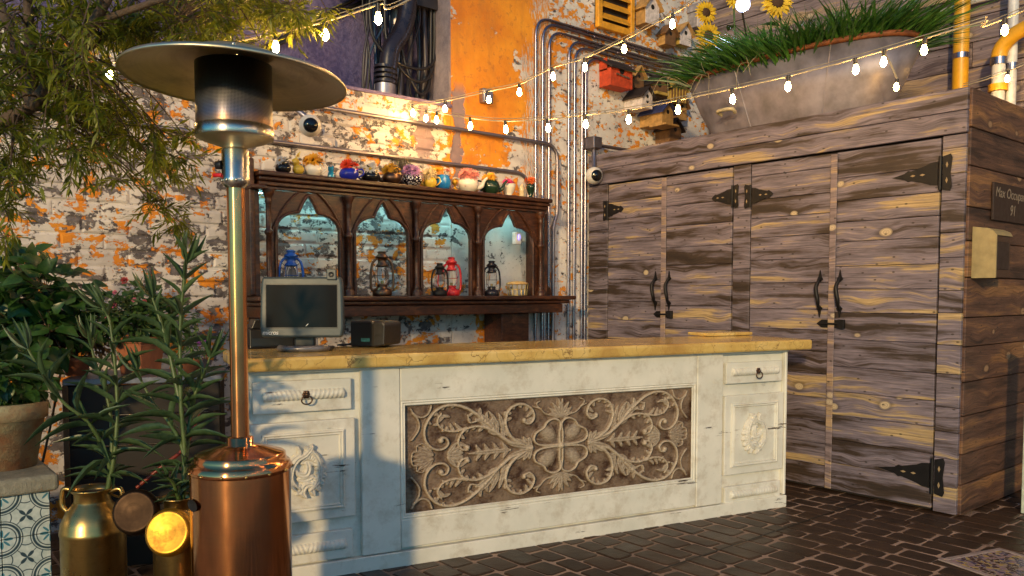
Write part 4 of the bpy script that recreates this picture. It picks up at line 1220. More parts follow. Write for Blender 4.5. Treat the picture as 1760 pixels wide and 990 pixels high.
# blue cat
p = shelf_point(569); t = empty('cat_figurine', p, 'tiny turquoise blue ceramic cat sitting between white and cobalt pots', 'figurine', R(-35), GRP)
k = px2m(1, p); CB = flat('turquoise_china', (0.01, 0.22, 0.42), 0.15)
lathe('body', [(0.1 * k, 0), (6 * k, 0), (6.5 * k, 3 * k), (5 * k, 9 * k), (3.5 * k, 12 * k), (0.1 * k, 13 * k)], CB, t, 14)
hd_ = MB().ball((0, 0, 14.5 * k), 5 * k, 12, 8)
for s in (-1, 1): hd_.lathe([(2.2 * k, 0), (0.1 * k, 5 * k)], 6, Matrix.Translation((s * 3.2 * k, 0, 17.5 * k)))
hd_.build('head', CB, t)
pot(600, 34, 20, C_COBALT, 'squat', 'cobalt blue teapot of red gerbera flowers', sp=0, hd=1, fl=(0.34, 'mum', (0.75, 0.06, 0.015), (0.3, 0.05, 0.02), 5, 0.034))
pot(637, 33, 18, C_BLACK, 'squat', 'glossy black pot of white daisies with green centres', 'flower pot', 'flower_pot', hd=-1, fl=(0.42, 'daisy', (0.72, 0.68, 0.58), (0.45, 0.32, 0.03), 6, 0.036))
pot(673, 33, 20, BRONZE, 'squat', 'brown copper kettle with arched handle and pointed yellow flowers', 'kettle', 'kettle', sp=-1, toph=True, fl=(0.38, 'mum', (0.78, 0.45, 0.02), (0.4, 0.2, 0.02), 4, 0.04))
p = shelf_point(692, 0.10); t = empty('dried_posy', p, 'upright jar of feathery green and purple stems behind the kettle', 'posy', 0, GRP)
pot_body(t, 0.06, 0.09, C_CLAY, 'jar')
m = MB(); m2 = MB()
for i in range(46):
    a = rng.uniform(0, 6.28); q = rng.uniform(0.1, 0.5); b = Vector((0, 0, 0.07)); d = Vector((math.cos(a) * q, math.sin(a) * q, 1)).normalized() * rng.uniform(0.09, 0.16)
    m.tube([b, b + d], 0.0012, 3)
    for j in range(7):
        a2 = rng.uniform(0, 6.28); m2.leaf(b + d * (0.5 + 0.08 * j), Vector((math.cos(a2), math.sin(a2), 0.6)), Vector((0, 0, 1)), 0.018, 0.008, 2)
m.build('stems', LEAFD, t, kind='stuff'); m2.build('blossom', leaf_material('olive_blossom', (0.20, 0.17, 0.03), (0.36, 0.22, 0.30)), t, recalc=False, kind='stuff')
pot(708, 37, 22, C_SPECK, 'round', 'black and white speckled pot of lilac flowers', 'flower pot', 'flower_pot', fl=(0.4, 'mum', (0.50, 0.24, 0.48), (0.4, 0.2, 0.3), 7, 0.036, 1.0))
t = pot(739, 24, 20, C_YEL, 'round', 'small yellow china teapot with cream carnations', sp=-1, hd=1, fl=(0.4, 'mum', (0.66, 0.54, 0.30), (0.4, 0.3, 0.1), 5, 0.038, 1.0))
t = pot(761, 28, 24, C_BLUE, 'jar', 'sky blue jar holding one yellow and one pink rose', 'flower jar', 'flower_jar')
flower(t, 'rose', (0.78, 0.45, 0.02), (0.4, 0.2, 0.02), (-0.035, -0.01, 0.125), 0.042, (-0.4, -0.5, 1)); flower(t, 'rose', (0.72, 0.30, 0.26), (0.4, 0.1, 0.1), (0.035, 0, 0.128), 0.032, (0.3, -0.5, 1))
p = shelf_point(782, -0.02); t = empty('gold_ornament', p, 'small shiny gold ornament squeezed beside the floral teapot', 'ornament', 0, GRP)
k = px2m(1, p)
lathe('stand', [(0.1 * k, 0), (5 * k, 0), (5 * k, 2 * k), (2 * k, 4 * k), (2 * k, 8 * k), (6 * k, 13 * k), (5 * k, 18 * k), (0.1 * k, 21 * k)], GOLD, t, 14)
t = pot(805, 37, 25, C_WHITE, 'round', 'white fluted teapot with red printed roses and pink hydrangea', sp=1, hd=-1, fl=(0.42, 'mum', (0.75, 0.28, 0.24), (0.5, 0.1, 0.1), 9, 0.038, 1.0))
for dx, dz in ((-0.006, 0.05), (0.008, 0.058), (0.0, 0.038), (0.014, 0.044)):
    flower(t, 'rose', (0.45, 0.02, 0.03), (0.3, 0.02, 0.02), (-0.028 + dx, -0.064, dz), 0.009, (-0.3, -0.95, 0.1))
t = pot(843, 33, 24, C_GREEN, 'squat', 'bottle green ribbed teapot with golden yellow flowers', sp=1, hd=-1, fl=(0.36, 'mum', (0.80, 0.40, 0.02), (0.4, 0.2, 0.02), 6, 0.034))
pot(874, 25, 20, C_WHITE, 'cup', 'white china cup with pink roses', 'cup', 'tea_cup', hd=-1, fl=(0.3, 'mum', (0.72, 0.05, 0.24), (0.4, 0.03, 0.1), 6, 0.028, 1.0))
p = shelf_point(897, -0.03); t = empty('salt_shaker', p, 'small cream salt shaker between the pink cup and dark vase', 'shaker', 0, GRP)
k = px2m(1, p)
lathe('body', [(0.1 * k, 0), (4.5 * k, 0), (5 * k, 2 * k), (4 * k, 9 * k), (4.8 * k, 10 * k)], C_CREAM, t, 14)
lathe('cap', [(4.8 * k, 10 * k), (5 * k, 13 * k), (4 * k, 18 * k), (2 * k, 21 * k), (0.1 * k, 22 * k)], C_CREAM, t, 14)
pot(912, 16, 28, C_GREEN, 'vase', 'slim dark green vase with orange poppies at the shelf end', 'vase', 'flower_vase', fl=(0.45, 'mum', (0.75, 0.14, 0.02), (0.3, 0.1, 0.02), 3, 0.03))

# ================================================================== ON THE COUNTER
tp = pt_z(521, 604, TOPZ)
term = empty('touch_screen_terminal', tp, 'grey point of sale touch screen terminal standing on the marble counter', 'terminal', YAW - R(90) + R(4))
PLA = flat('terminal_grey', (0.040, 0.058, 0.068), 0.34, 0, 0.08, 40, 0.03)
PLA_D = flat('terminal_dark', (0.02, 0.022, 0.025), 0.35, 0, 0.1, 40, 0.03)
kk = tp.dot(FW) / FPX
hw_, z0_, z1_ = 71 * kk, 24 * kk, 128 * kk
out = []
for (x_, z_) in ((-1, z0_), (1, z0_), (1, z1_), (-1, z1_)):
    sx = x_
    taper = 0.985 if z_ == z1_ else 1.0
    out.append((sx * hw_ * taper * (0.93 if z_ == z1_ else 0.95), z_ + (0 if z_ == z1_ else 0)))
zc_ = (z0_ + z1_) / 2
outl = [(-hw_ * 0.95, z0_), (hw_ * 0.95, z0_), (hw_ * 0.995, z0_ + 0.05), (hw_ * 0.975, z1_ - 0.05), (hw_ * 0.94, z1_), (-hw_ * 0.94, z1_), (-hw_ * 0.975, z1_ - 0.05), (-hw_ * 0.995, z0_ + 0.05)]
til = Matrix.Translation((0, 0, zc_)) @ Matrix.Rotation(R(-3), 4, 'X') @ Matrix.Translation((0, 0, -zc_))
def tilted(o): o.matrix_local = til; return o
tilted(MB().prism(outl, -0.022, 0.035).build('bezel', PLA, term, None, 0.012, 0, 3))
tilted(MB().prism([(-hw_ * 0.86, z0_ + 0.044), (hw_ * 0.86, z0_ + 0.044), (hw_ * 0.86, z1_ - 0.034), (-hw_ * 0.86, z1_ - 0.034)], -0.0232, -0.0205).build('screen_frame', PLA_D, term))
SCR = NT('black_screen').out((0.008, 0.006, 0.005), 0.16, None, Specular_IOR_Level=0.12)
scr = tilted(MB().prism([(-hw_ * 0.84, z0_ + 0.050), (hw_ * 0.84, z0_ + 0.050), (hw_ * 0.84, z1_ - 0.040), (-hw_ * 0.84, z1_ - 0.040)], -0.0242, -0.0233).build('screen', SCR, term))
LW = flat('print_white', (0.75, 0.75, 0.75), 0.5, 0, 0.02, 10, 0)
text_mesh('lettering', 'micros', 0.030, LW, term, til @ Matrix.Translation((-hw_ * 0.74, -0.0226, z0_ + 0.024)) @ Matrix.Rotation(R(90), 4, 'X'), 0.0004, 0.12, 0.92)
tilted(MB().prism([(0.018, z0_ + 0.055), (0.024, z0_ + 0.057), (0.034, z0_ + 0.068), (0.029, z0_ + 0.067)], -0.0246, -0.02425).build('logo_mark', LW, term))  # small slanting logo printed on the screen
rd = tilted(MB().prism([(hw_ * 0.60, z1_ - 0.016), (hw_ * 0.83, z1_ - 0.016), (hw_ * 0.83, z1_ + 0.032), (hw_ * 0.80, z1_ + 0.038), (hw_ * 0.60, z1_ + 0.038)], -0.034, -0.006).build('card_reader', PLA, term, None, 0.004, 0, 2))
MB().lathe([(0.001, 0.0), (0.011, 0.0), (0.013, 0.003)], 14, Matrix.Translation((hw_ * 0.71, -0.0345, z1_ + 0.01)) @ Matrix.Rotation(R(90), 4, 'X')).build('reader_button', PLA_D, rd)
MB().box(-0.05, 0.05, 0.036, 0.085, 0.02, z1_ * 0.6).build('neck', PLA_D, term, None, 0.008, 0, 2)
rp = []
for i in range(33):
    a = math.pi + math.pi * i / 32
    rp.append((0.115 * math.cos(a), 0.075 * math.sin(a) + 0.02, 0.016))
tube('stand_ring', rp, 0.016, flat('stand_grey', (0.16, 0.15, 0.16), 0.3, 0.4), term, 10)
MB().box(-0.13, 0.13, 0.02, 0.17, 0.0005, 0.018).build('foot_plate', PLA_D, term, None, 0.006, 0, 2)
# receipt printer
pp = pt_z(634, 597, TOPZ)
pr_ = empty('receipt_printer', pp, 'black receipt printer beside the touch screen terminal', 'printer', YAW - R(90) - R(18))
PB = flat('printer_black', (0.014, 0.012, 0.011), 0.4, 0, 0.15, 40, 0.05)
kk2 = pp.dot(FW) / FPX
MB().prism([(-0.11, 0.002), (0.035, 0.002), (0.035, 0.125), (0.02, 0.14), (-0.11, 0.14)], 0.0, 0.19).build('body', PB, pr_, None, 0.008, 0, 2)
MB().prism([(0.036, 0.002), (0.105, 0.014), (0.11, 0.12), (0.098, 0.138), (0.05, 0.142), (0.036, 0.13)], -0.03, 0.17).build('paper_cover', PB, pr_, None, 0.008, 0, 2)
box('label_strip', -0.045, 0.005, -0.0022, -0.0004, 0.03, 0.048, flat('sticker_teal', (0.08, 0.28, 0.22), 0.4, 0, 0.6, 60, 0), pr_)
tube('power_cable', bez([(-0.11, 0.03, 0.02), (-0.15, 0.0, 0.008), (-0.19, 0.03, 0.007), (-0.16, 0.07, 0.007), (-0.12, 0.06, 0.007), (-0.15, 0.02, 0.012), (-0.2, 0.02, 0.007)], 6), 0.005, RUBBER, pr_, 6)
# black equipment at the left end
pp = pt_z(446, 602, TOPZ)
eq = empty('cash_drawer', pp + FW * 0.16, 'low black cash drawer box at the counter end behind the pole', 'cash drawer', BAR_RZ)
MB().box(-0.10, 0.13, -0.02, 0.20, 0.002, 0.10).build('body', PB, eq, None, 0.006, 0, 2)
MB().box(-0.09, 0.12, -0.026, -0.021, 0.012, 0.055).build('drawer_front', PLA_D, eq, None, 0.003)
MB().prism([(-0.09, 0.101), (0.10, 0.101), (0.085, 0.15), (-0.07, 0.15)], 0.0, 0.15).build('card_tray', PB, eq, None, 0.006, 0, 2)

# ================================================================== PATIO HEATER
HD = 2.84
hp = pt_d(412, 700, HD); hp.z = 0
heat = empty('patio_heater', hp, 'tall brushed copper patio heater with tilted steel reflector standing before the bar', 'patio heater', YAW - R(90))
def hzv(v): return pt_d(412, v, HD).z
r_t = px2m(84, pt_d(412, 850, HD)) * 0.985
zl = hzv(806); z2 = hzv(772)
lathe('tank_housing', [(r_t * 0.97, 0.02), (r_t, 0.03), (r_t, zl)], COPPER, heat, 64)
lathe('base_ring', [(0.01, 0.0), (r_t * 1.16, 0.0), (r_t * 1.16, 0.02), (r_t * 1.0, 0.035)], COPPER, heat, 48)
lathe('lid_band', [(r_t * 1.0, zl - 0.004), (r_t * 1.03, zl), (r_t * 1.035, zl + 0.012), (r_t * 1.0, zl + 0.022), (r_t * 0.985, zl + 0.028), (r_t * 0.93, zl + 0.030), (r_t * 0.91, zl + 0.045), (r_t * 0.90, zl + 0.056), (r_t * 0.87, zl + 0.060)], COPPER, heat, 64)
lathe('lid', [(r_t * 0.87, zl + 0.060), (r_t * 0.45, zl + 0.082), (0.045, zl + 0.088), (0.045, zl + 0.115), (0.032, zl + 0.118)], COPPER, heat, 48)
m = MB()
for i in range(14):
    a = 2 * math.pi * i / 14 + 0.2
    m.ball((r_t * 1.032 * math.cos(a), r_t * 1.032 * math.sin(a), zl + 0.006), 0.006, 8, 6)
m.build('rivets', BRASS, heat, kind='stuff')
# vent hole in the housing
m = MB().lathe([(0.001, 0.0), (0.022, 0.0), (0.026, 0.004)], 14, Matrix.Translation((-r_t * 0.72, -r_t * 0.70, zl - 0.10)) @ Matrix.Rotation(R(-46), 4, 'Z') @ Matrix.Rotation(R(90), 4, 'X') @ Matrix.Diagonal((1.5, 0.8, 1, 1)))
m.build('grip_hole', flat('hole_black', (0.004, 0.003, 0.003), 0.8), heat)
zc1 = hzv(322); zc2 = hzv(255)
r_p = px2m(15, pt_d(412, 600, HD))
lathe('pole', [(r_p, zl + 0.10), (r_p, zc1 + 0.02)], COPPER, heat, 32)
tube('pole_joint', [(0, 0, hzv(560)), (0, 0, hzv(560) + 0.003)], r_p * 1.03, COPPER, heat, 32)
r_c = px2m(23.5, pt_d(412, 290, HD))
lathe('control_collar', [(r_p, zc1 - 0.004), (r_p * 1.15, zc1), (r_c, zc1 + 0.012), (r_c, zc1 + 0.03), (r_c * 0.96, zc1 + 0.034), (r_c * 0.96, zc2 - 0.01), (r_c * 0.8, zc2)], STEEL, heat, 32)
MB().lathe([(0.001, 0.02), (0.014, 0.02), (0.016, 0.0)], 12, Matrix.Translation((-r_c * 0.9, -r_c * 0.3, zc1 + 0.075)) @ Matrix.Rotation(R(-90), 4, 'Y')).build('gas_knob', RUBBER, heat)
MB().lathe([(0.001, 0.03), (0.007, 0.03), (0.007, 0.0)], 10, Matrix.Translation((-r_c * 0.9, -r_c * 0.3, zc1 + 0.040)) @ Matrix.Rotation(R(-90), 4, 'Y')).build('igniter_button', flat('red_button', (0.5, 0.01, 0.015), 0.3), heat)
m = MB()
for a in (-2.4, -1.9, -1.2, -0.7):
    m.ball((r_c * math.cos(a), r_c * math.sin(a), zc1 + 0.02), 0.006, 8, 6)
m.build('screws', STEEL, heat, kind='stuff')
r_e = px2m(64.5, pt_d(412, 170, HD))
ze0, ze1, ze2 = hzv(238), hzv(218), hzv(112)
lathe('burner_bowl', [(r_c * 0.8, zc2), (r_c * 1.0, zc2 + 0.004), (r_e * 0.80, ze0 - 0.012), (r_e * 0.98, ze0 - 0.002), (r_e, ze0)], STEEL_D, heat, 48)
lathe('burner_ring', [(r_e, ze0), (r_e * 1.01, ze0 + 0.004), (r_e * 1.01, ze1 - 0.002), (r_e * 0.98, ze1)], STEEL, heat, 48)
g = NT('emitter_screen')
o_ = g.obj(); sp_ = g.n('ShaderNodeSeparateXYZ', {0: o_})
an_ = g.M('ARCTAN2', sp_.outputs[1], sp_.outputs[0])
ka = g.M('SINE', g.M('ADD', g.M('MULTIPLY', an_, 90.0), g.M('MULTIPLY', sp_.outputs[2], 700.0))); kb = g.M('SINE', g.M('SUBTRACT', g.M('MULTIPLY', an_, 90.0), g.M('MULTIPLY', sp_.outputs[2], 700.0)))
hole = g.step(g.M('MULTIPLY', ka, kb), 0.15, 0.1)
heatc = g.ramp(g.remap(g.M('ADD', sp_.outputs[2], g.M('MULTIPLY', g.noise(o_, 8.0, 3.0), 0.05)), ze1, ze2, 0, 1), [(0.0, (0.45, 0.30, 0.13)), (0.18, (0.36, 0.22, 0.16)), (0.28, (0.20, 0.19, 0.24)), (0.5, (0.25, 0.24, 0.24)), (0.66, (0.06, 0.055, 0.05)), (1.0, (0.03, 0.025, 0.02))])
g.bump(hole, 0.4, 0.002)
SCREEN = g.out(g.mix(g.M('MULTIPLY', hole, 0.8), heatc, (0.012, 0.01, 0.009)), 0.34, 0.85)
lathe('emitter_screen', [(r_e * 0.98, ze1), (r_e * 0.98, ze2), (r_e * 0.9, ze2 + 0.004), (0.01, ze2 + 0.004)], SCREEN, heat, 64)
# reflector, tilted as it hangs
r_d = px2m(186, pt_d(400, 140, HD))
zd = hzv(141)
tl = Matrix.Translation((px2m(4, hp + Vector((0, 0, 2))), 0, zd)) @ Matrix.Rotation(R(2.0), 4, 'Y') @ Matrix.Rotation(R(-2.0), 4, 'X')
dome = MB().lathe([(0.05, 0.085), (0.14, 0.080), (0.16, 0.070), (r_d * 0.72, 0.036), (r_d * 0.97, 0.004), (r_d, -0.004), (r_d * 1.004, 0.003), (r_d * 0.985, 0.012), (r_d * 0.72, 0.044), (0.17, 0.078), (0.15, 0.09), (0.0005, 0.094)], 72)
do = dome.build('reflector', STEEL_D, heat); do.matrix_local = tl
for a in (0.4, 2.2, 3.6, 5.2):
    tube('reflector_post', [(r_e * 0.8 * math.cos(a), r_e * 0.8 * math.sin(a), ze2), (r_e * 0.8 * math.cos(a), r_e * 0.8 * math.sin(a), zd + 0.07)], 0.005, BRONZE, heat, 6)
m = MB()
for a in range(8):
    an = a * math.pi / 4 + 0.3
    m.ball((r_d * 0.80 * math.cos(an), r_d * 0.80 * math.sin(an), 0.036), 0.007, 8, 6)
mo = m.build('reflector_screws', STEEL, heat, kind='stuff'); mo.matrix_local = tl

# ================================================================== CONDUITS AND CABLES
def arc_path(P, r, n=7):
    """polyline with rounded corners"""
    P = [Vector(p) for p in P]; out = [P[0]]
    for i in range(1, len(P) - 1):
        a, b, c = P[i - 1], P[i], P[i + 1]
        d1, d2 = (a - b), (c - b)
        k = min(r, d1.length * 0.48, d2.length * 0.48)
        s, e_ = b + d1.normalized() * k, b + d2.normalized() * k
        for j in range(n + 1):
            t = j / n
            out.append(s * (1 - t) ** 2 + b * 2 * t * (1 - t) + e_ * t * t)
    out.append(P[-1])
    return out
def conduit(pts, r, mat, label, group=None, bend=0.12, straps=(), name='conduit', couplings=()):
    P = arc_path(pts, bend)
    c = sum(P, Vector()) / len(P)
    base = Vector(pts[-1]) if pts[-1][2] < pts[0][2] else Vector(pts[0])
    t = empty(name, base, label, 'conduit', 0, group)
    MB().tube([p - base for p in P], r, 8).build('pipe', mat, t)
    for s in straps:
        s = Vector(s)
        d = None
        best = min(range(len(P)), key=lambda i: (P[i] - s).length)
        i = min(max(best, 0), len(P) - 2); d = (P[i + 1] - P[i]).normalized()
        MB().tube([s - base - d * 0.012, s - base + d * 0.012], r * 1.35, 8).build('strap', mat, t)
    return t
# seven bent conduits right of the back bar: px of each riser (at y 300), its corner height px, its far end
yc = YW - 0.024
risers = [(921, 28), (933, 38), (944, 52), (978, 68), (988, 79), (1001, 92), (1007, 98)]
for i, (u, v) in enumerate(risers):
    Y = yc - 0.002 * (i % 2)
    top = pt_y(u, v, Y); X = top.x
    end = Vector((XB - 0.06, Y, top.z - 0.0))
    conduit([end, Vector((X, Y, top.z)), Vector((X, Y, 0.03))], 0.0125, CONDUIT,
            'bent steel conduit riser, ' + ('nearest to', 'second from', 'third from', 'fourth from', 'fifth from', 'sixth from', 'farthest from')[i] + ' the dark oak back bar', 'bank of bent steel conduits', 0.16,
            [Vector((X, Y, 2.62)), Vector((X + 0.6, Y, top.z))])
# more risers that stop short behind the shelf
for u, wh in ((936, 'beside the oak support leg'), (951, 'beside the tall conduit risers')):
    X = pt_y(u, 560, yc).x
    conduit([Vector((X, yc, 1.22)), Vector((X, yc, 0.03))], 0.0125, CONDUIT, 'short steel conduit below the deep oak shelf, ' + wh, 'short conduits under the shelf', 0.1)
# two long grey conduits running along the wall
za1 = pt_y(557, 187, yc).z; za2 = pt_y(560, 255, yc).z
Yg = yc - 0.026
xe = pt_y(958, 250, Yg).x
conduit([Vector((-2, Yg, za1)), Vector((xe, Yg, za1)), Vector((xe, Yg - 0.0, 2.0)), Vector((xe - 0.045, Yg + 0.0, 1.9)), Vector((xe - 0.045, Yg, 0.03))], 0.015, CONDUIT_D,
        'upper grey conduit running level across the wall then bending down by the risers', None, 0.14, [Vector((2.2, Yg, za1)), Vector((3.4, Yg, za1)), Vector((1.0, Yg, za1))])
xe2 = pt_y(908, 300, yc).x
conduit([Vector((-2, yc, za2)), Vector((xe2, yc, za2)), Vector((xe2, yc, 1.6))], 0.015, CONDUIT_D,
        'lower grey conduit running level across the wall behind the teapots', None, 0.14, [Vector((1.6, yc, za2)), Vector((3.0, yc, za2))])
# niche: big drain pipe, hanging cables
YN = YW + 0.13
def nic(u, v, y=YN): return pt_y(u, v, y)
dp = nic(662, 160); dp.z = ZL + 0.023
t = empty('drain_pipe', dp, 'thick bent black drain pipe with ribbed coupling inside the niche', 'pipe')
PIPE = flat('drain_black', (0.016, 0.013, 0.020), 0.28)
P = bez([Vector((0, 0, 0)), nic(667, 120) - dp, nic(672, 85) - dp, nic(688, 60) - dp, nic(698, 30) - dp, nic(702, -10) - dp, nic(704, -90) - dp], 7)
MB().tube(P, 0.068, 16).build('pipe', PIPE, t)
m = MB()
for z in (0.10, 0.135, 0.17, 0.205): m.tube([(0.006, 0, z), (0.008, 0, z + 0.018)], 0.086, 16)
m.build('coupling', PIPE, t)
MB().tube([(0, 0, -0.0), (0.003, 0, 0.095)], 0.078, 16).build('collar', CONDUIT_D, t)
dp2 = nic(683, 160, YW + 0.36); dp2.z = ZL + 0.023
t = empty('vent_pipe', dp2, 'grey vent pipe standing behind the thick drain pipe in the niche', 'pipe')
MB().tube([(0, 0, 0), (0, 0, 1.8)], 0.055, 14).build('pipe', CONDUIT_D, t)
MB().tube([(0, 0, 0.62), (0, 0, 0.70)], 0.064, 14).build('collar', CONDUIT_D, t)
tray = nic(705, 8, YW + 0.2)
r_ = empty('cable_tray', tray, 'dark metal cable tray under the top of the niche', 'cable tray')
box('tray', -0.55, 0.35, -0.05, 0.18, 0.0, 0.05, flat('tray_black', (0.02, 0.018, 0.024), 0.5), r_, 0.004)
box('lip', -0.55, 0.35, -0.06, -0.051, -0.01, 0.07, flat('tray_black', (0.02, 0.018, 0.024), 0.5), r_)
for i in range(20):
    u = [622, 627, 633, 641, 648, 655, 664, 676, 690, 700, 708, 716, 722, 729, 734, 738, 744, 750, 754, 645][i]
    y = YW + rng.uniform(0.2, 0.37)
    a = nic(u, -60, y); b = nic(u + rng.uniform(-14, 10), 150, y + rng.uniform(-0.05, 0.04)); b.z = ZL + 0.03
    sag = rng.uniform(-0.12, 0.12) if i % 3 == 0 else rng.uniform(-0.03, 0.03)
    mid1 = a.lerp(b, 0.35) + Vector((sag, -rng.uniform(0, 0.05), 0)); mid2 = a.lerp(b, 0.7) + Vector((-sag * 0.6, -rng.uniform(0, 0.06), 0))
    r = rng.choice((0.008, 0.011, 0.014, 0.02))
    Q = bez([a, mid1, mid2, b], 8)
    o = MB().tube([q - b for q in Q], r, 7).build('hanging_cable', flat('cable_dark_%d' % (i % 4), [(0.010, 0.009, 0.012), (0.03, 0.025, 0.035), (0.08, 0.075, 0.09), (0.016, 0.04, 0.09)][i % 4], 0.4), None, b)
    tag(o, ('thin ' if r < 0.01 else 'thick ' if r > 0.017 else 'slim ' if r < 0.013 else 'sturdy ') + ('black', 'dark grey', 'pale grey', 'blue')[i % 4] + ' cable hanging loose inside the dark niche', 'cable', 'cables hanging in the niche')
for i in range(3):                          # cables looping across
    a = nic(640 + 25 * i, 60 + 10 * i, YW + 0.14); b = nic(748 - 5 * i, 100 + 18 * i, YW + 0.18)
    mm = a.lerp(b, 0.45) + Vector((0, -0.05, -0.16 - 0.04 * i))
    Q = bez([a + Vector((0, 0, 0.5)), a, mm, b, b + Vector((0.02, 0, 0.6))], 8)
    o = MB().tube([q - b for q in Q], 0.012, 7).build('looped_cable', RUBBER, None, b)
    tag(o, 'black cable looping in a sagging bend across the niche', 'cable', 'looped cables in the niche')
for i, (u0, v0, u1, v1) in enumerate(((440, 88, 585, 10), (452, 90, 600, 14))):   # two cables slanting up across the stucco
    a = pt_y(u0, v0, YW + 0.40); b = pt_y(u1 + 40, v1 - 20, YW + 0.40)
    o = MB().tube([a - a, b - a], 0.014, 7).build('slanting_cable', RUBBER, None, a)
    tag(o, 'black cable slanting up across the blue stucco above the heater', 'cable', 'slanting cables on the stucco')

# ================================================================== SECURITY CAMERAS
CAMW = flat('camera_white', (0.62, 0.60, 0.56), 0.35, 0, 0.06, 30, 0.05)
LENS = NT('lens_black').out((0.006, 0.006, 0.008), 0.06)
def security_camera(center, r, aim, label, arm):
    t = empty('security_camera', center, label, 'security camera')
    q = Vector(aim).normalized().to_track_quat('Z', 'Y').to_matrix().to_4x4()
    prof = [(0.001, -r * 0.95), (r * 0.6, -r * 0.8), (r * 0.95, -r * 0.35), (r, 0.0), (r * 0.95, r * 0.35), (r * 0.66, r * 0.74)]
    MB().lathe(prof, 24, q).build('housing', CAMW, t)
    MB().lathe([(r * 0.66, r * 0.74), (r * 0.62, r * 0.80), (r * 0.60, r * 0.72)], 24, q).build('bezel', PLA_D, t)
    MB().lathe([(r * 0.62, r * 0.72), (r * 0.45, r * 0.86), (r * 0.2, r * 0.95), (0.001, r * 0.97)], 20, q).build('lens', LENS, t)
    arm(t)
    return t
c1 = pt_y(533, 216, YW - 0.26)
def arm1(t):
    w = pt_y(480, 187, YW - 0.03) - c1
    tube('arm', bez([(0, 0.03, 0.05), (-0.04, 0.08, 0.10), (w.x * 0.6, w.y * 0.7, w.z + 0.02), w], 6), 0.018, CONDUIT_D, t, 10)
security_camera(c1, px2m(19, c1), (-0.35, -0.9, -0.12), 'white round security camera on a curved arm above the back bar', arm1)
c2 = pt_x(1021, 300, XC - 0.10); c2.y = min(c2.y, YW - 0.12)
c2 = pt_y(1021, 302, YW - 0.16)
def arm2(t):
    b = pt_y(1021, 247, YW - 0.10) - c2
    box('junction_box', b.x - 0.05, b.x + 0.05, b.y - 0.05, b.y + 0.085, b.z - 0.045, b.z + 0.055, CONDUIT_D, t, 0.006, 2)
    tube('arm', [(b.x, b.y, b.z - 0.04), (b.x * 0.5, b.y * 0.5, 0.10), (0, 0, 0.05)], 0.020, CONDUIT_D, t, 10)
    tube('feed_pipe', [(b.x + 0.05, b.y + 0.03, b.z), (b.x + 0.75, b.y + 0.03, b.z)], 0.016, CONDUIT_D, t, 8)
security_camera(c2, px2m(15, c2), (-0.35, -0.9, -0.10), 'cream round security camera hanging from a junction box by the cabinet', arm2)

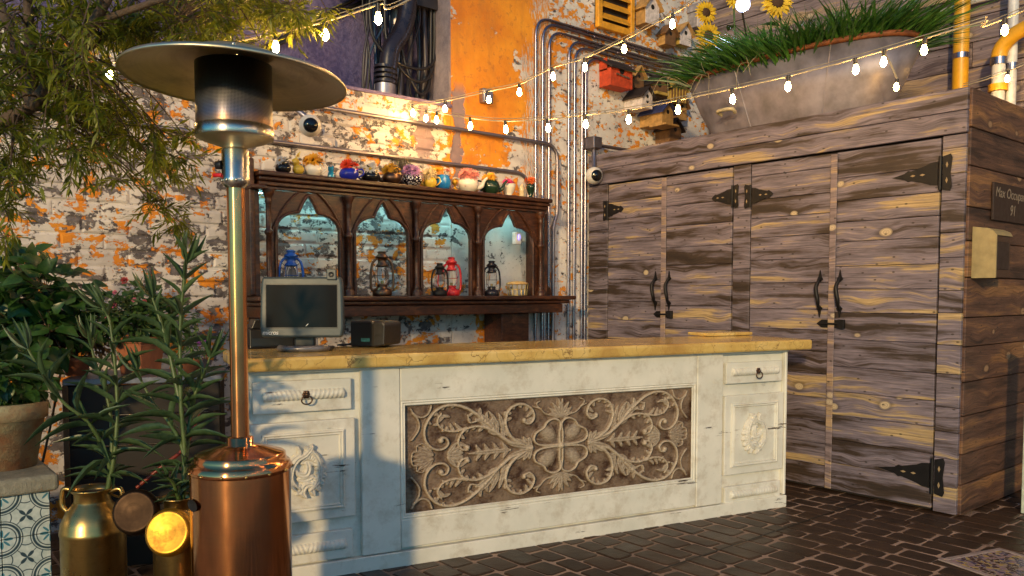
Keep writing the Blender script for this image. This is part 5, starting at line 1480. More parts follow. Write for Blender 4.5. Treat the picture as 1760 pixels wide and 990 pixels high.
# ================================================================== BIRDHOUSES
def bh_mat(name, col): return flat(name, col, 0.65, 0, 0.35, 25, 0.3)
BW_TAN = bh_mat('birdhouse_tan', (0.42, 0.24, 0.08)); BW_BRN = bh_mat('birdhouse_brown', (0.17, 0.085, 0.035)); BW_WHT = bh_mat('birdhouse_white', (0.62, 0.55, 0.54))
BW_RED = bh_mat('birdhouse_red', (0.48, 0.055, 0.015)); BW_BLK = bh_mat('birdhouse_black', (0.022, 0.014, 0.013)); BW_YEL = bh_mat('birdhouse_yellow', (0.46, 0.30, 0.06)); BW_BLU = bh_mat('birdhouse_blue', (0.03, 0.04, 0.13)); BW_GRY = bh_mat('birdhouse_grey', (0.25, 0.23, 0.25))
HOLE = flat('hole_black', (0.004, 0.003, 0.003), 0.8)
BG = 'birdhouses hung on the painted wall'
def birdhouse(u, v, wpx, hpx, body, front, roof, label, dpx=28, style='gable', extra=None, yoff=0.0):
    """u,v: pixel of the middle of the front's foot"""
    probe = pt_y(u, v, YW - 0.2)
    s = probe.dot(FW) / FPX
    fc = 1.42                                   # fronts are seen at an angle
    w, h, d = wpx * s * fc, hpx * s, dpx * s * 0.9
    p = pt_y(u, v, YW - 0.012 - d - yoff); 
    t = empty('birdhouse', p, label, 'birdhouse', 0, BG)
    hb_ = h * 0.62
    MB().box(-w / 2, w / 2, 0.004, d - 0.002 + yoff, 0, hb_).build('body', body, t, None, 0.003)
    if style == 'flat':                        # lean-to with its slope to the front
        MB().prism([(-w / 2, 0), (w / 2, 0), (w / 2, hb_), (-w / 2, hb_)], -0.004, 0.003).build('front', front, t)
        rf = MB().add([(-w / 2 - 0.02, -0.03, hb_ - 0.01), (w / 2 + 0.02, -0.03, hb_ - 0.01), (w / 2 + 0.02, d + yoff, h), (-w / 2 - 0.02, d + yoff, h),
                       (-w / 2 - 0.02, -0.03, hb_ + 0.012), (w / 2 + 0.02, -0.03, hb_ + 0.012), (w / 2 + 0.02, d + yoff, h + 0.022), (-w / 2 - 0.02, d + yoff, h + 0.022)],
                      [(0, 1, 2, 3), (4, 5, 6, 7), (0, 1, 5, 4), (1, 2, 6, 5), (2, 3, 7, 6), (3, 0, 4, 7)]).build('roof', roof, t, None, 0.003)
        MB().prism([(-w / 2, hb_ * 0.9), (-w / 2, h * 0.98), (-w / 2 + 0.003, h * 0.98)], d * 0.3, d).build('gusset', body, t)
    elif style == 'arch':
        out = [(w / 2 * math.cos(a), hb_ + (h - hb_) * math.sin(a)) for a in [math.pi * i / 12 for i in range(13)]]
        MB().prism([(-w / 2, 0), (w / 2, 0)] + out, -0.004, 0.003).build('front', front, t)
        o2 = [((w / 2 + 0.014) * math.cos(a), hb_ + (h - hb_ + 0.014) * math.sin(a)) for a in [math.pi * i / 12 for i in range(13)]]
        MB().prism(o2 + out[::-1], -0.03, d + yoff).build('roof', roof, t)
    else:
        MB().prism([(-w / 2, 0), (w / 2, 0), (w / 2, hb_), (0, h), (-w / 2, hb_)], -0.004, 0.003).build('front', front, t)
        sl = (h - hb_) / (w / 2); ov = 0.18 * w; th = 0.014
        for sg in (-1, 1):
            e0 = (sg * (w / 2 + ov), hb_ - sl * ov)
            q = [(0, h + 0.002), e0, (e0[0], e0[1] + th), (0, h + 0.002 + th)]
            MB().prism(q, -0.035, d + yoff).build('roof', roof, t)
    r = min(w, h) * 0.13
    MB().lathe([(0.0005, 0.0), (r, 0.0)], 14, Matrix.Translation((0, -0.0055, h * 0.58)) @ Matrix.Rotation(R(90), 4, 'X')).build('entrance_hole', HOLE, t)
    if extra: extra(t, w, h, d)
    return t
def perch(t, w, h, d): tube('perch', [(0, -0.004, h * 0.36), (0, -0.05, h * 0.36)], 0.005, BW_BRN, t, 6)
def tray_(t, w, h, d): box('porch', -w * 0.62, w * 0.62, -0.06, d * 0.9, -0.018, -0.001, BW_TAN, t, 0.003)
def heart(t, w, h, d):
    MB().prism([(0, h * 0.20), (w * 0.13, h * 0.32), (w * 0.07, h * 0.38), (0, h * 0.33), (-w * 0.07, h * 0.38), (-w * 0.13, h * 0.32)], -0.0065, -0.0045).build('heart_cutout', HOLE, t)
def timber(t, w, h, d):
    for k in range(-2, 3): box('timber', k * w * 0.2 - w * 0.03, k * w * 0.2 + w * 0.03, -0.010, -0.0045, 0.002, h * (0.60 - 0.04 * abs(k)), BW_YEL, t)
def lever(t, w, h, d): tube('lever', [(-w * 0.28, -0.012, h * 0.42), (w * 0.3, -0.012, h * 0.36)], 0.009, STEEL, t, 8)
def bars(t, w, h, d):
    box('balcony', -w * 0.42, w * 0.42, -0.045, -0.0045, h * 0.08, h * 0.22, BW_YEL, t, 0.003)
birdhouse(1121, 42, 24, 50, BW_TAN, BW_WHT, BW_TAN, 'pale front tan birdhouse hung highest below the louvred vent', 26, extra=None)
birdhouse(1152, 78, 19, 34, BW_TAN, BW_BRN, BW_BRN, 'small tan birdhouse with plain brown front above the blue lit conduits', 18)
birdhouse(1178, 78, 21, 36, BW_YEL, BW_WHT, BW_TAN, 'yellow sided birdhouse with white front above the blue lit conduits', 18)
birdhouse(1207, 48, 20, 42, BW_GRY, BW_WHT, BW_GRY, 'grey birdhouse with round barrel roof beside the sunflowers', 22, 'arch')
birdhouse(1068, 150, 38, 48, BW_RED, BW_RED, BW_BLK, 'large red birdhouse with dark sloping roof and metal lever', 30, 'flat', lever)
birdhouse(1098, 152, 17, 36, BW_BRN, BW_BRN, BW_TAN, 'narrow brown birdhouse with pointed roof next to the red one', 10)
birdhouse(1133, 168, 27, 38, BW_BRN, BW_BRN, BW_BLK, 'dark brown chalet birdhouse with little balcony', 22, 'gable', bars)
birdhouse(1167, 176, 28, 42, BW_YEL, BW_BRN, BW_YEL, 'yellow half timbered birdhouse with upright strips on its front', 24, 'gable', timber)
birdhouse(1112, 186, 18, 34, BW_WHT, BW_WHT, BW_BLK, 'white birdhouse with black roof and heart cutout', 24, 'gable', heart, 0.10)
birdhouse(1147, 214, 20, 36, BW_TAN, BW_TAN, BW_BLU, 'tan birdhouse with dark blue roof and wide porch', 30, 'gable', tray_, 0.12)
birdhouse(1172, 206, 17, 40, BW_BRN, BW_TAN, BW_BRN, 'plain narrow tan birdhouse between the blue roofed one and the trough', 14, 'gable', perch)
birdhouse(1160, 246, 22, 40, BW_BRN, BW_BRN, BW_BLK, 'dark birdhouse hung lowest, touching the cabinet top', 22, 'gable', None, 0.06)

# ================================================================== TROUGH PLANTER, GRASS, SUNFLOWERS
zr0 = CAB_TOP - 0.002
TX = XC + 0.50
ta, tb = pt_x(1582, 62, TX), pt_x(1196, 150, TX)
zrim = (ta.z + pt_x(1440, 76, TX - 0.25).z) / 2
TL = tb.y - ta.y; TC = (ta.y + tb.y) / 2
tr = empty('trough_planter', (TX, TC, zr0), 'long galvanized metal trough planter with rusty rim on top of the cabinet', 'planter')
hr = zrim - zr0
def oval(L, W, n=48, p=2.6):
    o = []
    for i in range(n):
        a = 2 * math.pi * i / n; c, s = math.cos(a), math.sin(a)
        o.append((W / 2 * abs(c) ** (2 / p) * (1 if c >= 0 else -1), L / 2 * abs(s) ** (2 / p) * (1 if s >= 0 else -1)))
    return o
n = 48; m = MB(); vs = []; fs = []
lev = [(0.0, 0.70, 0.62), (0.10, 0.74, 0.66), (0.5, 0.87, 0.82), (1.0, 1.0, 1.0), (0.97, 0.97, 0.95), (0.80, 0.93, 0.88)]
for (tz, kl, kw) in lev:
    vs += [(a, b, tz * hr) for a, b in oval(TL * kl, 0.74 * kw)]
for i in range(len(lev) - 1):
    for k in range(n): fs.append((i * n + k, i * n + (k + 1) % n, (i + 1) * n + (k + 1) % n, (i + 1) * n + k))
fs.append(tuple(range(n)))
m.add(vs, fs, True).build('tub', GALV, tr)
RUST = flat('rust', (0.17, 0.055, 0.018), 0.7, 0.2, 0.5)
MB().tube([(a, b, hr) for a, b in oval(TL, 0.74)], 0.020, 8, closed=True).build('rim', RUST, tr)
MB().add([(a, b, hr * 0.84) for a, b in oval(TL * 0.94, 0.74 * 0.9)], [tuple(range(n))]).build('soil', flat('soil', (0.03, 0.018, 0.01), 0.9, 0, 0.4), tr)
for k in (-0.26, 0.16):
    sm_ = []
    for tz in (0.02, 0.25, 0.5, 0.75, 0.98):
        kl = 0.70 + 0.30 * tz; kw = 0.62 + 0.38 * tz
        yy = k * TL * kl
        sm_.append((-0.37 * kw * (1 - abs(2 * yy / (TL * kl)) ** 2.6) ** (1 / 2.6), yy, tz * hr))
    MB().tube(sm_, 0.006, 6).build('seam', GALV, tr)
hx_ = -0.74 / 2 * 0.86
tube('side_handle', bez([(hx_, 0.42, hr * 0.34), (hx_ - 0.05, 0.42, hr * 0.38), (hx_ - 0.05, 0.30, hr * 0.38), (hx_, 0.30, hr * 0.34)], 6), 0.014, flat('worn_paint', (0.45, 0.38, 0.24), 0.6), tr, 8)
GRASS = leaf_material('grass_blade', (0.018, 0.07, 0.012), (0.075, 0.20, 0.03), 0.3, 0.4)
m = MB()
for i in range(4200):
    a = rng.uniform(0, 6.28); q = math.sqrt(rng.random())
    ox, oy = q * math.cos(a) * 0.33, q * math.sin(a) * TL * 0.47
    L = rng.uniform(0.24, 0.52)
    tall = 1.0 + 0.25 * mnoise.noise(Vector((ox * 4, oy * 3, 0)))
    out_ = Vector((ox / 0.33, oy / (TL * 0.47), 0)) * q * 0.9 + Vector((rng.uniform(-0.6, 0.6), rng.uniform(-0.6, 0.6), 0))
    d = (out_ * 0.6 + Vector((0, 0, 1.0))).normalized()
    side = d.cross(Vector((rng.uniform(-1, 1), rng.uniform(-1, 1), 0.1))).normalized()
    droop = out_ * 0.55 + Vector((0, 0, -0.45))
    b = Vector((ox, oy, hr * 0.82)); w = rng.uniform(0.006, 0.012)
    vs = []
    for k in range(5):
        t = k / 4; c = b + d * (L * tall * t) + droop * (L * t * t * 0.75)
        ww = w * (1 - t ** 2.2) + 0.0006
        vs += [c - side * ww, c + side * ww]
    m.add(vs, [(2 * k, 2 * k + 1, 2 * k + 3, 2 * k + 2) for k in range(4)], True)
go = m.build('grass', GRASS, tr, recalc=False, kind='stuff')
m = MB()
for i in range(9):                       # dry pale strands trailing over the rim
    oy = rng.uniform(-0.1, TL * 0.5) ; b = Vector((-0.30, oy, hr * 0.9))
    e1 = b + Vector((-0.12, rng.uniform(-0.25, 0.25), rng.uniform(0.02, 0.12))); e2 = e1 + Vector((-0.05, rng.uniform(-0.1, 0.2), -rng.uniform(0.08, 0.22)))
    m.tube(bez([b, e1, e2], 5), 0.0016, 4)
m.build('dry_strand', flat('straw', (0.36, 0.30, 0.20), 0.7), tr, kind='stuff')
SUNG = 'sunflowers growing in the trough'
for (u, v, r, lab, fx) in ((1217, 62, 0.115, 'lower yellow sunflower leaning out at the wall end of the trough', 0.05), (1213, 22, 0.10, 'yellow sunflower standing just above the lowest one', 0.10), (1336, 4, 0.12, 'yellow sunflower at the top of the trough beside the spotlight', 0.0), (1262, -6, 0.10, 'yellow sunflower half hidden next to the spotlight', 0.1)):
    c = pt_x(u, v, TX - 0.12 + fx); foot = Vector((TX, min(c.y, TC + TL * 0.44), zr0 + hr * 0.82))
    t = empty('sunflower', foot, lab, 'sunflower', 0, SUNG)
    c = c - foot
    tube('stem', bez([(0, 0, 0), (c.x * 0.3, c.y * 0.3, c.z * 0.6), c + Vector((0.03, 0.03, 0.01)), c], 6), 0.008, LEAFD, t, 6)
    o = flower(t, 'sun', (0.80, 0.52, 0.015), (0.05, 0.022, 0.008), c, r, TOCAM * 0.9 + Vector((0.25 if u < 1300 else -0.1, 0, 0.05)))
    for k in range(3):
        MB().leaf(c * (0.3 + 0.2 * k), Vector((rng.uniform(-1, 1), rng.uniform(-1, 1), 0.3)), Vector((0, 0, 1)), 0.16, 0.09, 3, 0.3).build('stem_leaf', LEAFD, t, recalc=False)
# spotlight above the trough
sp_c = pt_x(1277, 8, TX - 0.25)
t = empty('spotlight', sp_c, 'lit white spotlight shining among the grass above the trough', 'spotlight')
q = (Vector((-0.75, -0.5, -0.25))).normalized().to_track_quat('Z', 'Y').to_matrix().to_4x4()
MB().lathe([(0.02, -0.10), (0.035, -0.08), (0.05, 0.0), (0.055, 0.02)], 16, q).build('housing', IRON, t)
MB().lathe([(0.048, 0.012), (0.001, 0.014)], 16, q).build('lamp_face', emit('spot_white', (0.55, 0.66, 1.0), 60.0), t)
tube('stake', [(0.02, 0.02, -0.04), (0.22, 0.03, -(sp_c.z - zr0 - hr * 0.8))], 0.008, IRON, t, 6)

# ================================================================== YELLOW PIPES
YP = flat('yellow_pipe_paint', (0.66, 0.33, 0.012), 0.4, 0, 0.2, 8, 0.1)
XP = XB - 0.11
b = pt_x(1650, 145, XP); b.z = 2.0
t = empty('yellow_pipe', b, 'upright yellow painted pipe on the boards behind the cabinet', 'pipe')
rr = px2m(12.5, pt_x(1650, 80, XP))
MB().tube([(0, 0, 0), (0, 0, 2.6)], rr, 18).build('pipe', YP, t)
zz = pt_x(1650, 97, XP).z - b.z
MB().tube([(0, 0, zz - 0.02), (0, 0, zz + 0.02)], rr * 1.08, 18).build('band', CONDUIT, t)
b = pt_x(1715, 160, XP - 0.12); b.z = 2.2
t = empty('curved_yellow_pipe', b, 'curved yellow pipe with white flanged fitting behind the cabinet corner', 'pipe')
za_ = pt_x(1715, 100, XP - 0.12).z - b.z
k1 = pt_x(1722, 82, XP - 0.12) - b; k2 = pt_x(1745, 58, XP - 0.12) - b; k3 = pt_x(1790, 35, XP - 0.12) - b
MB().tube(bez([(0, 0, za_), k1, k2, k3], 8), rr * 0.95, 16).build('elbow', YP, t)
MB().tube([(0, 0, 0), (0, 0, za_)], rr * 0.8, 16).build('white_pipe', flat('pipe_white', (0.55, 0.55, 0.56), 0.4), t)
z1_ = pt_x(1715, 150, XP - 0.12).z - b.z
MB().tube([(0, 0, z1_ - 0.03), (0, 0, z1_ + 0.02)], rr * 1.15, 16).build('flange', YP, t)
MB().tube([(0, 0, za_ - 0.05), (0, 0, za_)], rr * 1.0, 16).build('coupling', CONDUIT, t)
b = pt_x(1737, 165, XP - 0.05); b.z = 2.2
t = empty('white_pipe', b, 'slim white pipe standing behind the curved yellow pipe', 'pipe')
MB().tube([(0, 0, 0), (0, 0, 2.0)], 0.035, 14).build('pipe', flat('pipe_white', (0.55, 0.55, 0.56), 0.4), t)
MB().tube([(0, 0, 0.75), (0, 0, 0.80)], 0.042, 14).build('coupling', CONDUIT, t)

# ================================================================== STRING LIGHTS
BULB = emit('warm_bulb', (1.0, 0.56, 0.17), 75.0)
CORD = flat('string_cord', (0.35, 0.30, 0.22), 0.5, 0.2)
def string_lights(nodes, bulbs, label, hang=0.045, sub=8, ext=()):
    """nodes: (u, v, depth) along the cord; bulbs: indices as fractional position in u"""
    P = bez([pt_d(u, v, d) for u, v, d in nodes] + [Vector(q) for q in ext], sub)
    nin = (len(nodes) - 1) * sub + 1 if ext else len(P)
    base = P[0].copy()
    t = empty('string_light', base, label, 'string light', 0, 'strings of festoon bulbs')
    MB().tube([p - base for p in P], 0.0042, 5).build('cord', CORD, t)
    MB().tube([p - base + Vector((0, 0, 0.016)) for p in P], 0.0024, 4).build('support_wire', CORD, t)
    pj = [proj(p)[0] for p in P[:nin]]
    spots = []
    for bu in bulbs:
        i = min(range(nin - 1), key=lambda k: abs((pj[k] + pj[k + 1]) / 2 - bu))
        f = (bu - pj[i]) / (pj[i + 1] - pj[i]) if abs(pj[i + 1] - pj[i]) > 1e-6 else 0.5
        spots.append(P[i].lerp(P[i + 1], min(max(f, 0), 1)) - base)
    acc = 0.0
    for i in range(nin, len(P) - 1):                 # unseen run over the courtyard, its bulbs added to reflect in the copper
        acc += (P[i + 1] - P[i]).length
        if acc > 0.45: spots.append(P[i] - base); acc = 0.0
    for p in spots:
        sway = Vector((rng.uniform(-0.006, 0.006), rng.uniform(-0.006, 0.006), 0))
        so = tube('socket', [p + Vector((0, 0, 0.004)), p + sway * 0.4 + Vector((0, 0, -hang * 0.65))], 0.0105, RUBBER, t, 8)
        lb = lathe('bulb', [(0.006, 0), (0.008, -0.006), (0.0135, -0.020), (0.0148, -0.031), (0.012, -0.042), (0.005, -0.049), (0.0005, -0.051)], BULB, t, 10, p + sway + Vector((0, 0, -hang * 0.6)))
    return t
string_lights([(180, 108, 3.7), (300, 96, 3.5), (405, 72, 3.4), (473, 58, 3.4), (557, 38, 3.4), (650, 8, 3.3), (760, -30, 3.2)], [187, 405, 473, 557, 650], 'festoon string light rising from the tree over the heater', ext=[(2.9, 1.0, 3.35), (2.3, -1.0, 3.2), (1.2, -3.0, 3.4)])
string_lights([(700, 182, 5.85), (765, 174, 5.7), (840, 157, 5.5), (893, 145, 5.35), (949, 117, 5.2), (1005, 100, 5.0), (1074, 68, 4.8), (1157, 24, 4.5), (1215, -12, 4.3)], [709, 765, 838, 893, 949, 1005, 1074, 1157], 'festoon string light climbing from the wall towards the sunflowers')
string_lights([(700, 184, 5.84), (733, 190, 5.7), (808, 203, 5.4), (868, 208, 5.2), (940, 205, 5.0), (1005, 198, 4.85), (1081, 189, 4.7), (1167, 172, 4.5), (1258, 153, 4.35), (1355, 131, 4.2), (1470, 101, 4.05), (1590, 66, 3.9), (1690, 36, 3.8), (1790, 5, 3.7)],
              [733, 751, 808, 868, 940, 1005, 1081, 1167, 1258, 1355, 1470, 1520, 1590, 1727], 'long festoon string light crossing in front of the trough and cabinet top', ext=[(3.6, -1.2, 3.0), (1.6, -2.6, 2.9), (-1.0, -2.6, 2.9), (-3.0, -1.0, 3.2)])
string_lights([(1515, 88, 5.2), (1530, 110, 5.2), (1541, 135, 5.2), (1543, 139, 5.2)], [1542], 'single dangling festoon bulb below the end of the trough', 0.03, 6)
string_lights([(1655, 148, 5.9), (1690, 138, 5.8), (1733, 122, 5.7), (1800, 95, 5.6)], [1733], 'short festoon string with one bulb beside the curved yellow pipe')
jb_ = pt_y(835, 166, YW - 0.03)
t = empty('junction_box', jb_, 'small grey electrical junction box on the orange wall', 'junction box')
box('box_body', -0.05, 0.05, -0.03, 0.02, -0.055, 0.055, CONDUIT_D, t, 0.005, 2)
box('cover_plate', -0.042, 0.042, -0.036, -0.031, -0.046, 0.046, CONDUIT_D, t, 0.003)
P = bez([pt_x(1565, 40, XB - 0.05), pt_x(1600, 30, XB - 0.05), pt_x(1640, 12, XB - 0.06), pt_x(1720, -8, XB - 0.06)], 6)
o = MB().tube([p - P[0] for p in P], 0.018, 8).build('white_cable', flat('pipe_white', (0.55, 0.55, 0.56), 0.4), None, P[0])
tag(o, 'white cable clipped across the top boards behind the grass', 'cable')

# ================================================================== ON THE CABINET SIDE
def side_pt(u, v, out_=0.0): return pt_y(u, v, YS - 0.02 - out_)
a, b = side_pt(1706, 326), side_pt(1768, 385)
t = empty('occupancy_sign', (a.x, YS - 0.014, (a.z + b.z) / 2 + 0.02), 'small dark brown board with hand lettered maximum occupancy notice', 'sign')
sw, sh = b.x - a.x, 0.23
box('board', 0, sw, -0.014, 0.0, -sh / 2, sh / 2, flat('sign_brown', (0.028, 0.014, 0.009), 0.55), t, 0.003)
CH = flat('chalk', (0.24, 0.19, 0.14), 0.8, 0, 0.1, 30, 0)
text_mesh('lettering', 'Max Occupancy', 0.088, CH, t, Matrix.Translation((sw * 0.5, -0.0147, 0.055)) @ Matrix.Rotation(R(90), 4, 'X'), 0.0004, 0.2)
text_mesh('lettering', '91', 0.095, CH, t, Matrix.Translation((sw * 0.5, -0.0147, -0.045)) @ Matrix.Rotation(R(90), 4, 'X'), 0.0004, 0.2)
a, b = side_pt(1671, 478), side_pt(1716, 395)
t = empty('wall_sconce', (a.x, YS - 0.014, a.z), 'cream metal shielded wall sconce on the cabinet side below the sign', 'sconce')
sw, sh = b.x - a.x, b.z - a.z
CRM = flat('cream_enamel', (0.34, 0.27, 0.13), 0.4, 0.1, 0.2)
sw *= 0.72
prof = [(0.0, 0.0), (-0.13, 0.0), (-0.13, sh * 0.82), (-0.115, sh * 0.90), (-0.08, sh * 0.96), (0.0, sh)]
def yprism(pr_, x0, x1):
    m = MB(); n = len(pr_)
    vs = [(x0, y, z) for y, z in pr_] + [(x1, y, z) for y, z in pr_]
    return m.add(vs, [tuple(range(n)), tuple(range(2 * n - 1, n - 1, -1))] + [(i, i + n, (i + 1) % n + n, (i + 1) % n) for i in range(n)])
yprism(prof, 0.0, 0.012).build('side_shield', CRM, t)
yprism([(-0.128, sh * 0.82), (-0.115, sh * 0.90), (-0.08, sh * 0.96), (0.0, sh), (0.0, sh - 0.01), (-0.075, sh * 0.94), (-0.107, sh * 0.88), (-0.12, sh * 0.82)], 0.0125, sw * 0.95).build('hood', CRM, t)
box('inner_panel', 0.013, sw * 0.93, -0.118, -0.002, 0.004, sh * 0.86, flat('sconce_dark', (0.05, 0.024, 0.012), 0.4), t, 0.003)
box('panel_frame', 0.03, sw * 0.8, -0.124, -0.1185, 0.05, sh * 0.70, flat('sconce_black', (0.018, 0.009, 0.006), 0.4), t, 0.003)
# pale post at the edge of the picture
pb = pt_z(1773, 884, 0)
t = empty('pale_post', pb, 'pale painted wooden post standing before the cabinet side', 'post')
PG = flat('pale_green_paint', (0.50, 0.56, 0.46), 0.5)
hpst = pt_d(1764, 600, pb.dot(FW)).z
box('shaft', -0.03, 0.05, -0.03, 0.05, 0.0, hpst, PG, t, 0.006, 2)
box('cap', -0.04, 0.06, -0.04, 0.06, hpst + 0.001, hpst + 0.025, PG, t, 0.005, 2)
# mosaic mat
mc = [pt_z(1612, 966, 0), pt_z(1668, 946, 0), pt_z(1800, 985, 0), pt_z(1745, 1012, 0)]
md = (mc[3] - mc[0]).normalized(); mn = Vector((-md.y, md.x, 0))
g = NT('mosaic_glass')
o_ = g.obj()
vor = g.n('ShaderNodeTexVoronoi', {'Vector': g.scale(o_, (1.0, 1.0, 0.0)), 'Scale': 42.0})
ed = g.n('ShaderNodeTexVoronoi', {'Vector': g.scale(o_, (1.0, 1.0, 0.0)), 'Scale': 42.0}, feature='DISTANCE_TO_EDGE').outputs[0]
rr_ = g.n('ShaderNodeSeparateColor', {0: vor.outputs['Color']}).outputs[0]
d_ = g.V('LENGTH', g.V('SUBTRACT', o_, (0.42, 0.24, 0.0)))
cflow = g.ramp(rr_, [(0.0, (0.75, 0.46, 0.01)), (0.5, (0.66, 0.52, 0.02)), (0.78, (0.45, 0.10, 0.02)), (0.9, (0.06, 0.03, 0.015))], 'CONSTANT')
cbg = g.ramp(rr_, [(0.0, (0.05, 0.02, 0.02)), (0.35, (0.30, 0.20, 0.22)), (0.6, (0.06, 0.05, 0.14)), (0.8, (0.42, 0.30, 0.10))], 'CONSTANT')
cc = g.mix(g.step(g.M('ADD', d_, g.M('MULTIPLY', g.noise(o_, 9.0), 0.08)), 0.27, 0.01), cflow, cbg)
cc = g.mix(g.step(ed, 0.05, 0.02, 1, 0), cc, (0.30, 0.26, 0.22))
g.bump(g.step(ed, 0.08, 0.05), 0.5, 0.004)
MOS = g.out(cc, 0.25)
t = empty('mosaic_panel', mc[0], 'colourful mosaic panel with yellow flower set in the paving', 'mosaic', math.atan2(md.y, md.x))
box('mosaic', 0.03, 1.2, 0.03, 0.42, 0.009, 0.014, MOS, t)
EDG = flat('mosaic_edge', (0.30, 0.24, 0.22), 0.5)
box('border', 0.0, 1.23, 0.0, 0.029, 0.0085, 0.016, EDG, t, 0.002); box('border', 0.0, 1.23, 0.421, 0.45, 0.0085, 0.016, EDG, t, 0.002)
box('border', 0.0, 0.029, 0.03, 0.42, 0.0085, 0.016, EDG, t, 0.002)

# ================================================================== LEFT CORNER: TILED BENCH, POTS, CANS, PLANTS
BY = pt_d(50, 900, 3.2).y                           # front of the tiled bench
zledge = pt_y(60, 826, BY).z
xr_b = pt_y(92, 900, BY).x
bench = empty('tiled_bench', (xr_b, BY, 0), 'low bench faced with blue patterned cement tiles under a worn stone ledge', 'bench')
STONE = stucco('worn_ledge_stone', (0.16, 0.15, 0.11), (0.36, 0.33, 0.24), 24.0, 0.6)
zt_ = pt_y(60, 846, BY).z
box('core', -1.2, -0.008, 0.012, 0.5, 0.0, zt_ - 0.002, flat('bench_core', (0.12, 0.10, 0.08), 0.8), bench)
box('ledge', -1.2, 0.022, -0.03, 0.53, zt_, zledge + 0.022, STONE, bench, 0.018, 3)
TILE = tile_material()
S = 0.168
tm = None
for i in range(5):
    for j in range(4):
        z1 = zt_ - 0.004 - j * (S + 0.003)
        if z1 - S < -0.05: continue
        if tm is None:
            o = MB().box(-S / 2, S / 2, 0.0, 0.010, -S / 2, S / 2).build('tile', TILE, bench, None, 0.0015, 0, 1, False); tm = o
        else:
            o = tm.copy(); COL.objects.link(o)
        o.parent = bench
        o.location = (-0.012 - S / 2 - i * (S + 0.003), 0.001, z1 - S / 2)
TERRA = stucco('mossy_terracotta', (0.28, 0.10, 0.04), (0.34, 0.34, 0.20), 14.0, 0.6)
TERRA2 = stucco('terracotta', (0.26, 0.075, 0.030), (0.36, 0.13, 0.06), 12.0, 0.3)
SOIL = flat('soil', (0.03, 0.018, 0.01), 0.9, 0, 0.4)
def terracotta(t, r, h, mat):
    lathe('pot', [(0.001, 0), (r * 0.68, 0), (r * 0.90, h * 0.74), (r * 0.98, h * 0.75), (r * 1.0, h * 0.98), (r * 0.94, h), (r * 0.88, h * 0.96), (r * 0.86, h * 0.8)], mat, t, 28)
    MB().add([(r * 0.87 * math.cos(a), r * 0.87 * math.sin(a), h * 0.88) for a in [2 * math.pi * i / 20 for i in range(20)]], [tuple(range(20))]).build('soil', SOIL, t)
class LeafBag:
    """leaves one can pick apart: each an object sharing one of four leaf meshes; past 300 the rest join"""
    def __init__(s): s.a = []
    def leaf(s, p, d, n, L, W, segs=3, curl=0.3, fold=0.2): s.a.append((p.copy(), d.copy(), n.copy(), L, W, segs, curl, fold))
    def build(s, mat, t, most=298):
        protos = []
        for c in (0.02, 0.12, 0.24, 0.38):
            o = MB().leaf(Vector((0, 0, 0)), Vector((0, 1, 0)), Vector((0, 0, 1)), 1.0, 1.0, 4, c, 0.25).build('leaf', mat, None, recalc=False)
            protos.append((c, o.data)); bpy.data.objects.remove(o)
        def key(e):
            u, v, w = proj(t.location + e[0])
            return (0 if -60 < u < 1800 and -60 < v < 1040 else 1, w - e[3] * 3)
        s.a.sort(key=key)
        rest = MB()
        for i, (p, d, n, L, W, segs, curl, fold) in enumerate(s.a):
            if i >= most: rest.leaf(p, d, n, L, W, segs, curl, fold); continue
            d = d.normalized(); n = n - d * n.dot(d)
            n = n.normalized() if n.length > 1e-5 else d.orthogonal().normalized()
            sd = d.cross(n)
            c, me = min(protos, key=lambda q: abs(q[0] - curl))
            o = bpy.data.objects.new('leaf', me); COL.objects.link(o); o.parent = t
            o.matrix_local = Matrix(((sd.x * W, d.x * L, n.x * L, p.x), (sd.y * W, d.y * L, n.y * L, p.y), (sd.z * W, d.z * L, n.z * L, p.z), (0, 0, 0, 1)))
        if rest.v: rest.build('leaves', mat, t, recalc=False, kind='stuff')
def shrub(t, base, blobs, leafmat, stemmat, n, L, W, seed, segs=3, curl=0.35, up=0.35, single=False):
    """leafy stems: every blob (centre, radii) is filled by twigs that start at the base"""
    r = random.Random(seed); sm = MB(); lm = LeafBag() if single else MB()
    for (c, rad, k) in blobs:
        c = Vector(c)
        sm.tube(bez([base, base.lerp(c, 0.5) + Vector((r.uniform(-0.03, 0.03), r.uniform(-0.03, 0.03), 0.04)), c], 5), [0.008 - 0.0004 * i for i in range(11)], 5)
        for i in range(k):
            d = Vector((r.gauss(0, 1), r.gauss(0, 1), r.gauss(0, 1))).normalized() * (r.random() ** 0.45)
            p = c + Vector((d.x * rad[0], d.y * rad[1], d.z * rad[2]))
            if r.random() < 0.25: sm.tube([c + (p - c) * 0.2, p], 0.0022, 3)
            out = (p - c).normalized() if (p - c).length > 1e-4 else Vector((0, 0, 1))
            ld = (out + Vector((r.uniform(-0.7, 0.7), r.uniform(-0.7, 0.7), r.uniform(-0.5, 0.5) - 0.15)))
            ln = Vector((r.uniform(-0.5, 0.5), r.uniform(-0.5, 0.5) - 0.5, 1.0 * up + 0.5))
            k_ = r.uniform(0.65, 1.15)
            lm.leaf(p, ld, ln, L * k_, W * k_, segs, curl * r.uniform(0.3, 1.2), 0.25)
    sm.build('stems', stemmat, t, kind='stuff')
    if single: return lm.build(leafmat, t)
    return lm.build('leaves', leafmat, t, recalc=False, kind='stuff')
BARK = stucco('bark', (0.05, 0.03, 0.018), (0.14, 0.09, 0.055), 30.0, 0.8)
STEM = leaf_material('green_stem', (0.05, 0.09, 0.02), (0.12, 0.17, 0.05), 0.1)
BROAD = leaf_material('broad_leaf', (0.016, 0.055, 0.012), (0.055, 0.13, 0.025), 0.22, 0.35)
